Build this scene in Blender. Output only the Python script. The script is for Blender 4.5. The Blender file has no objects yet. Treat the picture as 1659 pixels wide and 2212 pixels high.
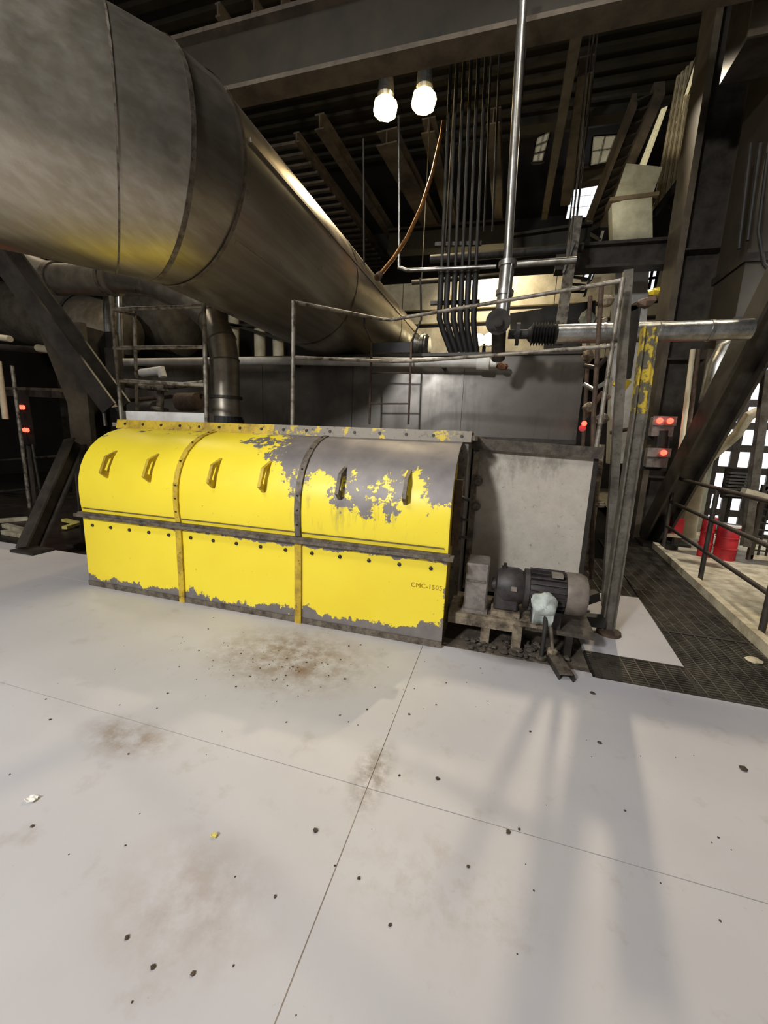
import bpy, bmesh, math, random
from mathutils import Vector, Matrix
random.seed(7)
S = bpy.context.scene; COL = S.collection
# ------------------------------------------------------------------ camera, world, light, exposure
cd = bpy.data.cameras.new('camera'); cam = bpy.data.objects.new('camera', cd); COL.objects.link(cam)
cd.sensor_fit = 'HORIZONTAL'; cd.sensor_width = 36.0; cd.lens = 36.0*865/1659; cd.clip_start = .02; cd.clip_end = 200
cam.matrix_world = Matrix(((0.95921973, -0.08847145, 0.26845914, 0), (0.27994352, 0.16595191, -0.94556416, 0),
                           (0.03910412, 0.9821572, 0.18395135, 1.6), (0, 0, 0, 1)))
S.camera = cam
S.view_settings.view_transform = 'Standard'; S.view_settings.look = 'None'
S.view_settings.gamma = 1; S.view_settings.use_curve_mapping = False
S.view_settings.exposure = -.88
W = bpy.data.worlds.new('hall'); S.world = W; W.use_nodes = True
W.node_tree.nodes['Background'].inputs[0].default_value = (1.0, .98, .95, 1)
W.node_tree.nodes['Background'].inputs[1].default_value = .30

def area(name, loc, target, size, watts, col):
    l = bpy.data.lights.new(name, 'AREA'); l.shape = 'DISK'; l.size = size; l.energy = watts; l.color = col
    o = bpy.data.objects.new(name, l); COL.objects.link(o); o.location = loc
    o.rotation_euler = (Vector(target)-Vector(loc)).to_track_quat('-Z', 'Y').to_euler(); return o
def spot(name, loc, target, watts, col, ang=120, r=.15):
    l = bpy.data.lights.new(name, 'SPOT'); l.energy = watts; l.color = col; l.spot_size = math.radians(ang); l.spot_blend = .6
    l.shadow_soft_size = r
    o = bpy.data.objects.new(name, l); COL.objects.link(o); o.location = loc
    o.rotation_euler = (Vector(target)-Vector(loc)).to_track_quat('-Z', 'Y').to_euler(); return o
area('high_bay_behind', (-3.3, -4.6, 4.9), (-1.6, 2.8, .8), .7, 960, (.965, .975, 1))
area('high_bay_near', (-2.8, -1.4, 7.0), (-1.8, 1.4, 0), 1.0, 230, (.96, .97, 1))
spot('high_bay_tank', (.6, 2.6, 7.6), (-.6, 6.0, 2.0), 420, (1, .93, .84), 70, .25)
spot('high_bay_left', (-3.9, -.6, 7.6), (-2.6, 3.6, 3.4), 500, (1, .92, .78), 80, .3)
spot('high_bay_right', (3.6, 5.0, 7.6), (2.6, 5.4, 0), 620, (1, .88, .68), 75, .2)
spot('high_bay_far', (1.9, 9.0, 7.6), (.9, 2.6, 0), 2200, (1, .85, .62), 44, .10)
spot('high_bay_far_left', (-7.8, 5.0, 7.6), (-7.0, 6.6, 0), 800, (1, .86, .66), 100, .3)
spot('fill_far_right', (5.4, 5.4, 5.0), (3.6, 9.0, .6), 1500, (1, .95, .88), 90, .3)  # added fill spot, brightens the wall section and clutter at far right
spot('high_bay_back', (-1.0, 12.9, 7.1), (-.6, 14.1, 5.4), 900, (1, .88, .68), 130, .3)
spot('fill_siding', (1.1, 8.7, 6.0), (2.6, 10.5, 6.7), 170, (1, .88, .66), 70, .2)  # added spot that only brightens the siding sheets

# ------------------------------------------------------------------ materials
def lin(c): return tuple((v/12.92 if v <= .04045 else ((v+.055)/1.055)**2.4) for v in (x/255 for x in c))
MATS = {}
class N:
    def __init__(s, name):
        m = s.m = bpy.data.materials.new(name); m.use_nodes = True; s.t = m.node_tree; s.b = s.t.nodes['Principled BSDF']; MATS[name] = m
        s.tc = s.n('ShaderNodeTexCoord')
    def n(s, typ, **k):
        x = s.t.nodes.new(typ)
        for a, v in k.items(): setattr(x, a, v)
        return x
    def l(s, a, b): s.t.links.new(a, b)
    def put(s, inp, v):
        if hasattr(v, 'is_output'): s.l(v, inp)
        else: inp.default_value = v
    def noise(s, scale, detail=6, rough=.6, stretch=None, vec=None):
        v = vec or s.tc.outputs['Object']
        if stretch:
            mp = s.n('ShaderNodeMapping'); mp.inputs['Scale'].default_value = stretch; s.l(v, mp.inputs['Vector']); v = mp.outputs[0]
        x = s.n('ShaderNodeTexNoise'); x.inputs['Scale'].default_value = scale; x.inputs['Detail'].default_value = detail
        x.inputs['Roughness'].default_value = rough; s.l(v, x.inputs['Vector']); return x.outputs['Fac']
    def ramp(s, f, *stops):
        r = s.n('ShaderNodeValToRGB'); e = r.color_ramp.elements
        while len(e) < len(stops): e.new(.5)
        for el, (p, c) in zip(e, stops): el.position = p; el.color = (*c, 1) if len(c) == 3 else c
        s.l(f, r.inputs[0]); return r.outputs[0]
    def mr(s, f, a, b, c=0., d=1.):
        x = s.n('ShaderNodeMapRange'); s.l(f, x.inputs[0])
        for i, v in enumerate((a, b, c, d)): x.inputs[i+1].default_value = v
        return x.outputs[0]
    def math(s, op, a, b=0.):
        x = s.n('ShaderNodeMath', operation=op); s.put(x.inputs[0], a); s.put(x.inputs[1], b); return x.outputs[0]
    def mix(s, f, a, b, mode='MIX'):
        x = s.n('ShaderNodeMix', data_type='RGBA', blend_type=mode); s.put(x.inputs[0], f)
        s.put(x.inputs[6], a if hasattr(a, 'is_output') else (*a, 1)); s.put(x.inputs[7], b if hasattr(b, 'is_output') else (*b, 1)); return x.outputs[2]
    def bump(s, h, strength=.3, dist=.01):
        x = s.n('ShaderNodeBump'); x.inputs['Strength'].default_value = strength; x.inputs['Distance'].default_value = dist
        s.l(h, x.inputs['Height']); s.l(x.outputs[0], s.b.inputs['Normal'])
    def out(s, col=None, rough=None, metal=None):
        if col is not None: s.put(s.b.inputs['Base Color'], col if hasattr(col, 'is_output') else (*col, 1))
        if rough is not None: s.put(s.b.inputs['Roughness'], rough)
        if metal is not None: s.put(s.b.inputs['Metallic'], metal)
        return s.m
def dirty(name, a, b, rough=.6, metal=0., scale=5., lo=.4, hi=.65, stretch=None, bump=.15, c=None):
    "two (or three) surface colours mixed by dirt noise"
    k = N(name); f = k.noise(scale, 8, .65, stretch)
    col = k.mix(k.mr(f, lo, hi), lin(a), lin(b))
    if c: col = k.mix(k.mr(k.noise(scale*4.3, 6, .7), .56, .68), col, lin(c))
    k.bump(k.noise(scale*9, 5, .6), bump, .004)
    return k.out(col, rough, metal)
def glow(name, c, strength):
    k = N(name); k.b.inputs['Emission Color'].default_value = (*lin(c), 1); k.b.inputs['Emission Strength'].default_value = strength
    return k.out(lin(c), .5)
dirty('girder_paint', (50, 43, 27), (36, 31, 20), .6, scale=2)
dirty('duct_paint', (60, 54, 42), (46, 41, 33), .6, scale=2)
dirty('jacket_grey', (134, 125, 108), (100, 92, 78), .4, .4, scale=3)
dirty('worn_yellow', (206, 174, 46), (150, 120, 40), .55, .0, scale=6, lo=.45, hi=.7, c=(84, 70, 46))
dirty('flange_grey', (128, 119, 104), (200, 172, 48), .55, .1, scale=6, lo=.56, hi=.6, c=(72, 64, 54))
dirty('post_yellow', (190, 164, 52), (92, 86, 70), .5, .1, scale=8, lo=.47, hi=.52, c=(66, 58, 48))
dirty('joist_paint', (98, 86, 70), (66, 58, 48), .65, scale=3)
dirty('column_paint', (100, 89, 72), (70, 62, 50), .5, scale=2.5)
dirty('dark_steel', (60, 55, 48), (36, 32, 28), .5, .3, scale=6)
dirty('brace_paint', (74, 68, 60), (48, 43, 38), .45, .2, scale=4)
dirty('rail_steel', (140, 132, 118), (66, 56, 46), .5, .3, scale=9, lo=.45, hi=.62)
dirty('galvanised', (176, 174, 168), (128, 124, 116), .34, .85, scale=5)
dirty('silver_jacket', (190, 190, 186), (140, 138, 132), .28, .9, scale=8, bump=.5)
dirty('conduit_grey', (54, 51, 46), (36, 34, 31), .6, .2, scale=6)
dirty('black_rubber', (34, 32, 30), (22, 21, 20), .6, scale=8)
dirty('copper', (196, 140, 84), (150, 98, 56), .32, .8, scale=7)
dirty('cream_paint', (216, 204, 172), (186, 172, 140), .6, scale=3)
dirty('white_paint', (214, 211, 204), (186, 180, 170), .55, scale=4)
dirty('grey_green_paint', (152, 152, 136), (120, 119, 104), .5, scale=2)
dirty('plinth_grime', (96, 86, 73), (48, 41, 35), .8, scale=3.5, c=(140, 130, 116))
dirty('rusty', (92, 72, 56), (62, 50, 41), .8, .1, scale=12, c=(50, 42, 36))
dirty('red_rust', (120, 74, 48), (78, 54, 40), .8, .1, scale=12)
dirty('grime_dark', (92, 84, 71), (58, 51, 44), .75, .1, scale=14, c=(40, 36, 32))
dirty('gap_shade', (50, 42, 35), (30, 26, 22), .9, scale=8)  # near-black colour standing in for shade under the casing panel
dirty('grimy_base', (150, 136, 112), (70, 58, 48), .7, .1, scale=9, c=(50, 40, 34))
dirty('motor_dark', (74, 68, 66), (46, 42, 42), .5, .3, scale=8)
dirty('motor_cover', (142, 132, 120), (112, 100, 90), .5, .3, scale=7)
dirty('guard_grey', (150, 142, 134), (112, 104, 98), .5, .4, scale=8, c=(168, 156, 140))
dirty('rag_cloth', (196, 202, 194), (158, 166, 158), .9, scale=14, bump=.6)
dirty('red_paint', (196, 40, 48), (150, 28, 36), .5, scale=5)
dirty('rib_grey', (122, 112, 98), (72, 62, 52), .6, .3, scale=14, c=(52, 44, 36))
dirty('grate_dark', (102, 96, 84), (68, 62, 54), .45, .5, scale=6)
dirty('pit', (26, 22, 18), (14, 12, 10), .9, scale=3)
dirty('seam_grime', (150, 136, 122), (110, 98, 86), .9, scale=6)
dirty('clod', (86, 72, 58), (56, 46, 38), .9, scale=30)
dirty('paper', (236, 234, 226), (220, 216, 204), .8, scale=10)
dirty('yellow_scrap_paint', (222, 208, 120), (196, 180, 90), .7, scale=10)
dirty('wall_dark', (46, 40, 33), (32, 27, 23), .8, scale=1)
dirty('cladding', (206, 190, 152), (168, 152, 116), .5, scale=2, stretch=(1, .3, 4))
dirty('kerb_paint', (212, 202, 174), (160, 146, 118), .6, scale=6)
dirty('flaky_yellow', (212, 184, 44), (96, 90, 76), .5, .1, scale=7, lo=.52, hi=.56, c=(70, 62, 50))
dirty('post_steel', (128, 122, 110), (88, 82, 72), .4, .5, scale=7, c=(88, 80, 66))
dirty('floor_yellow', (214, 186, 70), (180, 150, 60), .6, scale=6)
dirty('deck_grey', (130, 124, 114), (78, 70, 62), .7, .1, scale=6, c=(58, 50, 42))
glow('lamp_glass', (255, 226, 160), 26)
glow('small_lamp_glass', (255, 240, 196), 16)
glow('window_glass', (238, 240, 248), 2.6)
glow('window_glass_dim', (190, 180, 150), .55)
glow('window_glass_warm', (240, 228, 180), .9)
glow('red_lamp', (255, 60, 44), 12)

def m_duct():
    k = N('duct_steel'); s1 = k.noise(2.2, 5, .55, (1.0, .22, 1.0)); s2 = k.noise(14, 4, .6, (1, .05, 1))
    c = k.mix(k.mr(s1, .35, .7), lin((168, 158, 140)), lin((148, 139, 122)))
    c = k.mix(k.mr(s2, .4, .75, 0, .35), c, lin((214, 208, 196)))
    k.bump(k.noise(.9, 2, .5), .25, .02)
    return k.out(c, k.mr(k.noise(4, 5), .3, .7, .26, .44), .88)
m_duct()
def m_tank():
    k = N('tank_steel'); s1 = k.noise(2.4, 6, .6); s2 = k.noise(7, 5, .65, (1, 1, .12))
    c = k.mix(k.mr(s1, .35, .7), lin((116, 111, 103)), lin((88, 83, 76)))
    c = k.mix(k.mr(s2, .55, .75, 0, .6), c, lin((66, 58, 49)))
    k.bump(k.noise(.9, 2, .5), .2, .03)
    return k.out(c, k.mr(s1, .3, .7, .24, .42), .5)
m_tank()
def m_panel():
    k = N('casing_paint'); xyz = k.n('ShaderNodeSeparateXYZ'); k.l(k.tc.outputs['Object'], xyz.inputs[0])
    n1 = k.noise(3.2, 8, .68, (1, 1, .45)); n2 = k.noise(9, 8, .7)
    top = k.math('ADD', n1, k.mr(xyz.outputs['Z'], .85, 1.6, -.16, .16))
    c = k.mix(k.mr(n2, .35, .7), lin((196, 187, 172)), lin((178, 169, 154)))
    top = k.math('ADD', top, k.mr(xyz.outputs['X'], -.5, .1, .1, -.02))
    c = k.mix(k.mr(top, .5, .72, 0, .9), c, lin((104, 94, 78)))
    c = k.mix(k.mr(k.noise(17, 6, .75), .6, .68, 0, .65), c, lin((80, 76, 72)))
    return k.out(c, .6, .1)
m_panel()
def m_floor():
    k = N('floor_paint'); n1 = k.noise(.9, 5, .55); n2 = k.noise(5, 7, .65); n3 = k.noise(26, 5, .7)
    c = k.mix(k.mr(n1, .3, .7), lin((197, 194, 195)), lin((185, 181, 181)))
    c = k.mix(k.mr(n2, .58, .74, 0, .38), c, lin((150, 136, 120)))
    c = k.mix(k.mr(n3, .68, .76, 0, .5), c, lin((120, 106, 92)))
    def patch(c, x, y, rx, ry, col, amt, sc, lo=.38, hi=.6):
        mp = k.n('ShaderNodeMapping'); mp.inputs['Location'].default_value = (-x/rx, -y/ry, 0); mp.inputs['Scale'].default_value = (1/rx, 1/ry, 0)
        k.l(k.tc.outputs['Object'], mp.inputs['Vector'])
        ln = k.n('ShaderNodeVectorMath', operation='LENGTH'); k.l(mp.outputs[0], ln.inputs[0])
        f = k.math('MULTIPLY', k.mr(ln.outputs['Value'], 1, .25, 0, 1), k.mr(k.noise(sc, 7, .7), lo, hi, 0, amt))
        return k.mix(f, c, lin(col))
    c = patch(c, -1.35, 2.4, .75, .5, (122, 98, 76), .75, 9)
    c = patch(c, -1.2, 2.25, .16, .1, (116, 78, 54), .6, 12, .3, .6)
    c = patch(c, -1.4, 2.25, .85, .5, (60, 50, 42), .95, 34, .62, .68)
    c = patch(c, -1.75, 1.42, .34, .16, (140, 120, 100), .75, 8)
    c = patch(c, -.46, 1.6, .12, .28, (110, 96, 82), .7, 16)
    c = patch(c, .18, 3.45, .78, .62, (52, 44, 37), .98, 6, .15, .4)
    c = patch(c, .3, 3.1, .7, .3, (96, 84, 70), .8, 8, .25, .5)
    c = patch(c, -.9, .9, .4, .3, (158, 144, 136), .6, 6)
    c = patch(c, -.1, 1.2, .5, .25, (150, 138, 124), .3, 14, .45, .65)
    k.bump(k.noise(40, 3, .5), .05, .003)
    return k.out(c, k.mr(n1, .3, .7, .42, .58), 0)
m_floor()
def m_yellow():
    "yellow paint flaking off grey primer: most at the top right and along the foot, as on the real casing"
    k = N('yellow_paint'); xyz = k.n('ShaderNodeSeparateXYZ'); k.l(k.tc.outputs['Object'], xyz.inputs[0]); X, Z = xyz.outputs['X'], xyz.outputs['Z']
    base = k.mix(k.mr(k.noise(1.5, 4), .3, .7), lin((252, 228, 58)), lin((246, 218, 52)))
    base = k.mix(k.mr(k.noise(22, 6, .7), .66, .74, 0, .7), base, lin((150, 120, 30)))
    stk = k.math('MULTIPLY', k.mr(k.noise(9, 7, .7, (1, 1, .18)), .54, .66, 0, .5), k.math('MULTIPLY', k.mr(X, .35, .7), k.mr(Z, .75, .95)))
    base = k.mix(stk, base, lin((150, 136, 84)))
    grey = k.mix(k.mr(k.noise(6, 6), .3, .7), lin((136, 128, 122)), lin((112, 106, 104)))
    fc = k.n('ShaderNodeFloatCurve'); cu = fc.mapping.curves[0]
    pts = [(0, 1), (.44, 1), (.475, .93), (.53, .80), (.59, .63), (.648, .47), (.68, .52), (.72, .50), (.76, .42), (.82, .43), (.86, .41), (.92, .49), (.97, .43), (1, .42)]
    cu.points[0].location = pts[0]; cu.points[1].location = pts[-1]
    for p in pts[1:-1]: cu.points.new(*p)
    fc.mapping.update(); k.l(k.mr(X, -1.85, 1.85), fc.inputs['Value'])
    h = k.mr(fc.outputs[0], 0, 1, .7, 1.7)
    up = k.math('MULTIPLY', k.math('SUBTRACT', Z, h), 2.2)
    n = k.math('ADD', k.math('MULTIPLY', k.math('SUBTRACT', k.noise(5.0, 2, .5, (1, 1, .7)), .5), 1.9), k.math('MULTIPLY', k.math('SUBTRACT', k.noise(20, 8, .72), .5), 1.5))
    sc1 = k.math('ADD', up, n)
    edge = k.mr(X, .4, 1.8, .10, .17)
    lo = k.math('MULTIPLY', k.math('SUBTRACT', edge, Z), 6)
    sc2 = k.math('ADD', lo, k.math('MULTIPLY', n, .75))
    ex = k.math('MULTIPLY', k.math('SUBTRACT', X, 1.775), 5)
    sc3 = k.math('ADD', k.math('ADD', ex, k.mr(Z, .2, .75, .0, -.45)), k.math('MULTIPLY', n, .9))
    # a ragged band under the ledge
    band = k.math('SUBTRACT', k.mr(k.math('ABSOLUTE', k.math('SUBTRACT', Z, .70)), 0, .07, .25, -.7), k.mr(X, -1.2, .2, .5, -.0))
    sc4 = k.math('ADD', band, n)
    sc = k.math('MAXIMUM', k.math('MAXIMUM', sc1, sc2), k.math('MAXIMUM', sc3, sc4))
    f = k.mr(sc, -.01, .03)
    k.bump(f, .25, -.002)
    return k.out(k.mix(f, base, grey), k.mr(f, 0, 1, .38, .5), k.mr(f, 0, 1, 0, .25))
m_yellow()
def m_rib_yellow():
    k = N('rib_paint'); f = k.mr(k.noise(11, 8, .7), .47, .55)
    return k.out(k.mix(f, lin((196, 158, 36)), lin((104, 90, 66))), .5)
m_rib_yellow()

# ------------------------------------------------------------------ mesh helpers
def root_loc(o):
    v = Vector((0, 0, 0))
    while o is not None: v = v+o.location; o = o.parent
    return v
class MB:
    def __init__(s): s.v = []; s.f = []
    def add(s, vs, fs):
        b = len(s.v); s.v += [Vector(p) for p in vs]; s.f += [tuple(b+i for i in f) for f in fs]; return s
    def box(s, x0, x1, y0, y1, z0, z1):
        return s.add([(x0, y0, z0), (x1, y0, z0), (x1, y1, z0), (x0, y1, z0), (x0, y0, z1), (x1, y0, z1), (x1, y1, z1), (x0, y1, z1)],
                     [(3, 2, 1, 0), (4, 5, 6, 7), (0, 1, 5, 4), (1, 2, 6, 5), (2, 3, 7, 6), (3, 0, 4, 7)])
    def bar(s, a, b, w, h, up=(0, 0, 1)):
        a, b = Vector(a), Vector(b); d = (b-a).normalized(); u = Vector(up)
        if abs(d.dot(u)) > .98: u = Vector((0, 1, 0))
        x = d.cross(u).normalized(); y = x.cross(d)
        P = [p+x*(i*w/2)+y*(j*h/2) for p in (a, b) for i, j in ((-1, -1), (1, -1), (1, 1), (-1, 1))]
        return s.add(P, [(3, 2, 1, 0), (4, 5, 6, 7), (0, 1, 5, 4), (1, 2, 6, 5), (2, 3, 7, 6), (3, 0, 4, 7)])
    def ibeam(s, a, b, w, h, t, up=(0, 0, 1)):
        a, b = Vector(a), Vector(b); d = (b-a).normalized(); u = Vector(up)
        if abs(d.dot(u)) > .98: u = Vector((0, 1, 0))
        x = d.cross(u).normalized(); y = x.cross(d); o = y*(h/2-t/2)
        s.bar(a+o, b+o, w, t, y); s.bar(a-o, b-o, w, t, y); s.bar(a, b, t, h-2*t, y); return s
    def sweep(s, pts, r, n=12, caps=True, rs=None):
        pts = [Vector(p) for p in pts]; m = len(pts); ring = []
        dirs = [(pts[i+1]-pts[i]).normalized() for i in range(m-1)]
        u = Vector((0, 0, 1)) if abs(dirs[0].z) < .9 else Vector((0, 1, 0))
        x = dirs[0].cross(u).normalized()
        for i, p in enumerate(pts):
            d0 = dirs[max(i-1, 0)]; d1 = dirs[min(i, m-2)]; t = (d0+d1).normalized()
            x = (x-d0*x.dot(d0)).normalized(); y = x.cross(d0); R = rs[i] if rs else r; L = []
            for k in range(n):
                a = 2*math.pi*k/n; q = x*math.cos(a)*R+y*math.sin(a)*R
                q = q-d0*(q.dot(t)/max(d0.dot(t), .2)); L.append(p+q)
            ring.append(L)
            if i < m-1 and 0 < i: x = x-d1*x.dot(d1); x.normalize()
        vs = [q for L in ring for q in L]
        fs = [(i*n+k, i*n+(k+1) % n, (i+1)*n+(k+1) % n, (i+1)*n+k) for i in range(m-1) for k in range(n)]
        if caps: fs += [tuple(range(n))[::-1], tuple((m-1)*n+k for k in range(n))]
        return s.add(vs, fs)
    def between(s, p0, n0, p1, n1, r0, r1, n=48, caps=False):
        "tube from p0 to p1 whose ends lie in the planes with normals n0, n1"
        p0, p1, n0, n1 = map(Vector, (p0, p1, n0, n1)); d = (p1-p0).normalized()
        x = d.cross(Vector((0, 0, 1)) if abs(d.z) < .9 else Vector((0, 1, 0))).normalized(); y = x.cross(d); vs = []
        for p, nn, r in ((p0, n0, r0), (p1, n1, r1)):
            for k in range(n):
                a = 2*math.pi*k/n; q = x*math.cos(a)*r+y*math.sin(a)*r; vs.append(p+q-d*(q.dot(nn)/d.dot(nn)))
        fs = [(k, (k+1) % n, n+(k+1) % n, n+k) for k in range(n)]
        if caps: fs += [tuple(range(n))[::-1], tuple(n+k for k in range(n))]
        return s.add(vs, fs)
    def lathe(s, a, b, prof, n=20, caps=True):
        "prof: (t along a->b in metres, radius)"
        a, b = Vector(a), Vector(b); d = (b-a).normalized()
        return s.sweep2(a, d, prof, n, caps)
    def sweep2(s, a, d, prof, n, caps):
        u = Vector((0, 0, 1)) if abs(d.z) < .9 else Vector((0, 1, 0)); x = d.cross(u).normalized(); y = x.cross(d)
        vs = [a+d*t+(x*math.cos(2*math.pi*k/n)+y*math.sin(2*math.pi*k/n))*r for t, r in prof for k in range(n)]; m = len(prof)
        fs = [(i*n+k, i*n+(k+1) % n, (i+1)*n+(k+1) % n, (i+1)*n+k) for i in range(m-1) for k in range(n)]
        if caps: fs += [tuple(range(n))[::-1], tuple((m-1)*n+k for k in range(n))]
        return s.add(vs, fs)
    def prism(s, poly, axis, a, b):
        "extrude a 2D outline along an axis; poly coords are the two other axes in order"
        def P(p, t): return {'X': (t, p[0], p[1]), 'Y': (p[0], t, p[1]), 'Z': (p[0], p[1], t)}[axis]
        n = len(poly); vs = [P(p, a) for p in poly]+[P(p, b) for p in poly]
        return s.add(vs, [tuple(range(n))[::-1], tuple(range(n, 2*n))]+[(k, (k+1) % n, n+(k+1) % n, n+k) for k in range(n)])
    def lump(s, c, r, seed, flat=.6, n=7):
        rr = random.Random(seed); vs = []; fs = []
        for i in range(1, 4):
            th = math.pi*i/4
            for k in range(n):
                a = 2*math.pi*k/n; q = r*(.7+.6*rr.random()); vs.append((c[0]+q*math.sin(th)*math.cos(a), c[1]+q*math.sin(th)*math.sin(a), c[2]+q*math.cos(th)*flat))
        vs += [(c[0], c[1], c[2]+r*flat), (c[0], c[1], c[2]-r*flat)]
        for i in range(2):
            for k in range(n): fs.append((i*n+k, (i+1)*n+k, (i+1)*n+(k+1) % n, i*n+(k+1) % n))
        for k in range(n): fs += [(3*n, k, (k+1) % n), (3*n+1, 2*n+(k+1) % n, 2*n+k)]
        return s.add(vs, fs)
    def build(s, name, mat, parent=None, smooth=False, kind=None, label=None, bevel=0):
        me = bpy.data.meshes.new(name); o = bpy.data.objects.new(name, me)
        if parent is not None: o.parent = parent
        off = root_loc(parent)
        me.from_pydata([v-off for v in s.v], [], s.f); me.materials.append(MATS[mat])
        bm = bmesh.new(); bm.from_mesh(me); bmesh.ops.recalc_face_normals(bm, faces=bm.faces)
        if bevel: bmesh.ops.bevel(bm, geom=list(bm.edges), offset=bevel, segments=1, affect='EDGES')
        bm.to_mesh(me); bm.free()
        if smooth:
            me.shade_smooth(); me.set_sharp_from_angle(angle=math.radians(38))
        COL.objects.link(o)
        if kind: o['kind'] = kind
        if label: o['label'] = label
        return o
def tag(o, label, cat, group=None):
    o['label'] = label; o['category'] = cat
    if group: o['group'] = group
    return o
def thing(name, label, cat, loc=(0, 0, 0), group=None):
    o = bpy.data.objects.new(name, None); COL.objects.link(o); o.location = loc; o.empty_display_size = .1
    return tag(o, label, cat, group)
def setting(name, loc=(0, 0, 0)):
    o = bpy.data.objects.new(name, None); COL.objects.link(o); o.location = loc; o['kind'] = 'structure'; return o
def lerp(a, b, t): return tuple(a[i]+(b[i]-a[i])*t for i in range(3))
def dup(root, off, label):
    "a copy of a thing with copies of its parts and their sub-parts"
    def cp(o, par):
        c = o.copy(); COL.objects.link(c); c.parent = par
        for ch in list(o.children): cp(ch, c)
        return c
    r = cp(root, None); r.location = Vector(root.location)+Vector(off); r['label'] = label
    return r

# ------------------------------------------------------------------ the shell: floor, ceiling, walls
fl = setting('floor')
g = .0022
for x0, x1, y0, y1 in ((-17, -.46, -4, 1.52), (-.46, 6.5, -4, 1.52), (-17, -.46, 1.52, 2.96), (-17, -3.93, 2.96, 3.62)):
    MB().box(x0+g, x1-g, y0+g, y1-g, -.04, 0).build('floor_plate', 'floor_paint', fl)
MB().prism([(-.46+g, 1.52+g), (6.5, 1.52+g), (6.5, 2.88), (.755, 2.88), (.755, 2.935), (-.46+g, 2.95)], 'Z', -.04, 0).build('floor_plate', 'floor_paint', fl)
MB().prism([(-.46, 2.96), (.755, 2.945), (.755, 5.9), (-.46, 5.9)], 'Z', -.06, -.012).build('floor_plate', 'plinth_grime', fl)
for x0, x1, y0, y1 in ((-17, 6.5, 1.50, 1.54), (-.48, -.44, -4, 1.50), (-.48, -.44, 1.54, 2.95)):
    MB().box(x0, x1, y0, y1, -.05, -.0008 if y0 == -4 else -.003).build('seam_filler', 'seam_grime', fl)
MB().prism([(.76, 3.27), (1.457, 3.27), (1.559, 4.715), (.76, 4.70)], 'Z', -.04, 0).build('floor_plate', 'floor_paint', fl)
MB().prism([(2.30, 2.9), (6.5, 2.9), (6.5, 17), (3.2, 17), (2.66, 7.9)], 'Z', -.06, -.01).build('floor_plate', 'kerb_paint', fl)
MB().box(-17, -3.95, 3.62, 17, -.30, -.24).build('floor_plate', 'dark_steel', fl)
MB().box(-17, 6.5, -4, 17, -.62, -.55).build('pit_bottom', 'pit', fl)
MB().prism([(3.3, 5.35), (4.6, 5.0), (4.6, 5.18), (3.3, 5.53)], 'Z', -.01, -.004).build('floor_stripe', 'floor_yellow', fl)
ce = setting('ceiling')
MB().box(-17, 6.5, -4, 17, 9.6, 9.7).build('roof_deck', 'wall_dark', ce)
for i in range(28):
    y = 1.2+i*.42
    MB().box(-17, 6.5, y, y+.16, 9.5, 9.6).build('deck_rib', 'girder_paint', ce)
wb = MB().box(-17, 6.5, 17, 17.2, -.6, 9.7).build('wall_back', 'wall_dark'); wb['kind'] = 'structure'
wl = MB().box(-17.2, -17, -4, 17, -.6, 9.7).build('wall_left', 'wall_dark'); wl['kind'] = 'structure'
wr = MB().box(6.5, 6.7, -4, 17, -.6, 9.7).build('wall_right', 'wall_dark'); wr['kind'] = 'structure'
# roof joists that run away from the camera
def joist(a, b, w=.22, h=.3, mat='joist_paint'):
    MB().ibeam(a, b, w, h, .03).build('joist', mat, ce)
joist((-4.378, 9.129, 8.2), (-4.108, 14.288, 8.2))
joist((-4.941, 9.15, 8), (-4.643, 16.053, 8), .14, .2)
joist((-3.139, 10.025, 8.3), (-2.626, 15.276, 8.3), .5, .3)
joist((-2.16, 9.897, 8.3), (-2.071, 14.578, 8.3), .3, .3)
joist((-0.786, 9.952, 8.3), (-0.713, 14.85, 8.3), .28, .3)
joist((0.555, 8.021, 8), (0.574, 13.505, 8), .16, .24)
joist((0.842, 9.007, 8.2), (1.075, 13.218, 8.2), .26, .3)
joist((-5.123, 6.831, 8.4), (-5.092, 7.402, 8.4), .1, .2)
joist((-4.496, 6.91, 8.4), (-4.477, 7.315, 8.4), .1, .2)
joist((-4.017, 6.955, 8.4), (-3.924, 7.432, 8.4), .1, .2)
for i in range(20):
    a, b = Vector((-4.929, 9.126, 7.86)), Vector((-4.712, 15.671, 7.86)); p = a.lerp(b, i/19)
    MB().bar(p-Vector((.75, 0, 0)), p, .1, .06).build('purlin', 'joist_paint', ce)

# deep girder across the hall and the second beam behind
def beam_thing(label, a, b, w, h, t, mat, name='roof_girder', fl_mat=None):
    e = thing(name, label, 'beam', lerp(a, b, .5)); a, b = Vector(a), Vector(b); o = Vector((0, 0, h/2-t/2))
    MB().bar(a+o, b+o, w, t).build('top_flange', fl_mat or mat, e); MB().bar(a-o, b-o, w, t).build('bottom_flange', fl_mat or mat, e)
    MB().bar(a, b, t, h-2*t).build('web', mat, e)
    return e
beam_thing('deep dark riveted girder crossing overhead in front of the twin lamps', (-6.5, 5.35, 6.27), (4.5, 5.35, 6.27), .3, .74, .05, 'girder_paint', fl_mat='joist_paint')
beam_thing('dark roof beam behind the hanging conduits, far above the grey tank', (-3.728, 12.5, 7.213), (-0.205, 12.5, 7.148), .4, .6, .06, 'girder_paint')
beam_thing('grey wide-flange beam crossing between the pale column and the dark column', (0.639, 8.6, 4.904), (2.488, 8.6, 4.877), .3, .42, .05, 'brace_paint', 'cross_beam')
beam_thing('dark beam under the gridded window at the upper right', (-0.178, 9.4, 5.543), (1.283, 9.4, 5.621), .3, .36, .05, 'girder_paint', 'cross_beam')
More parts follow.
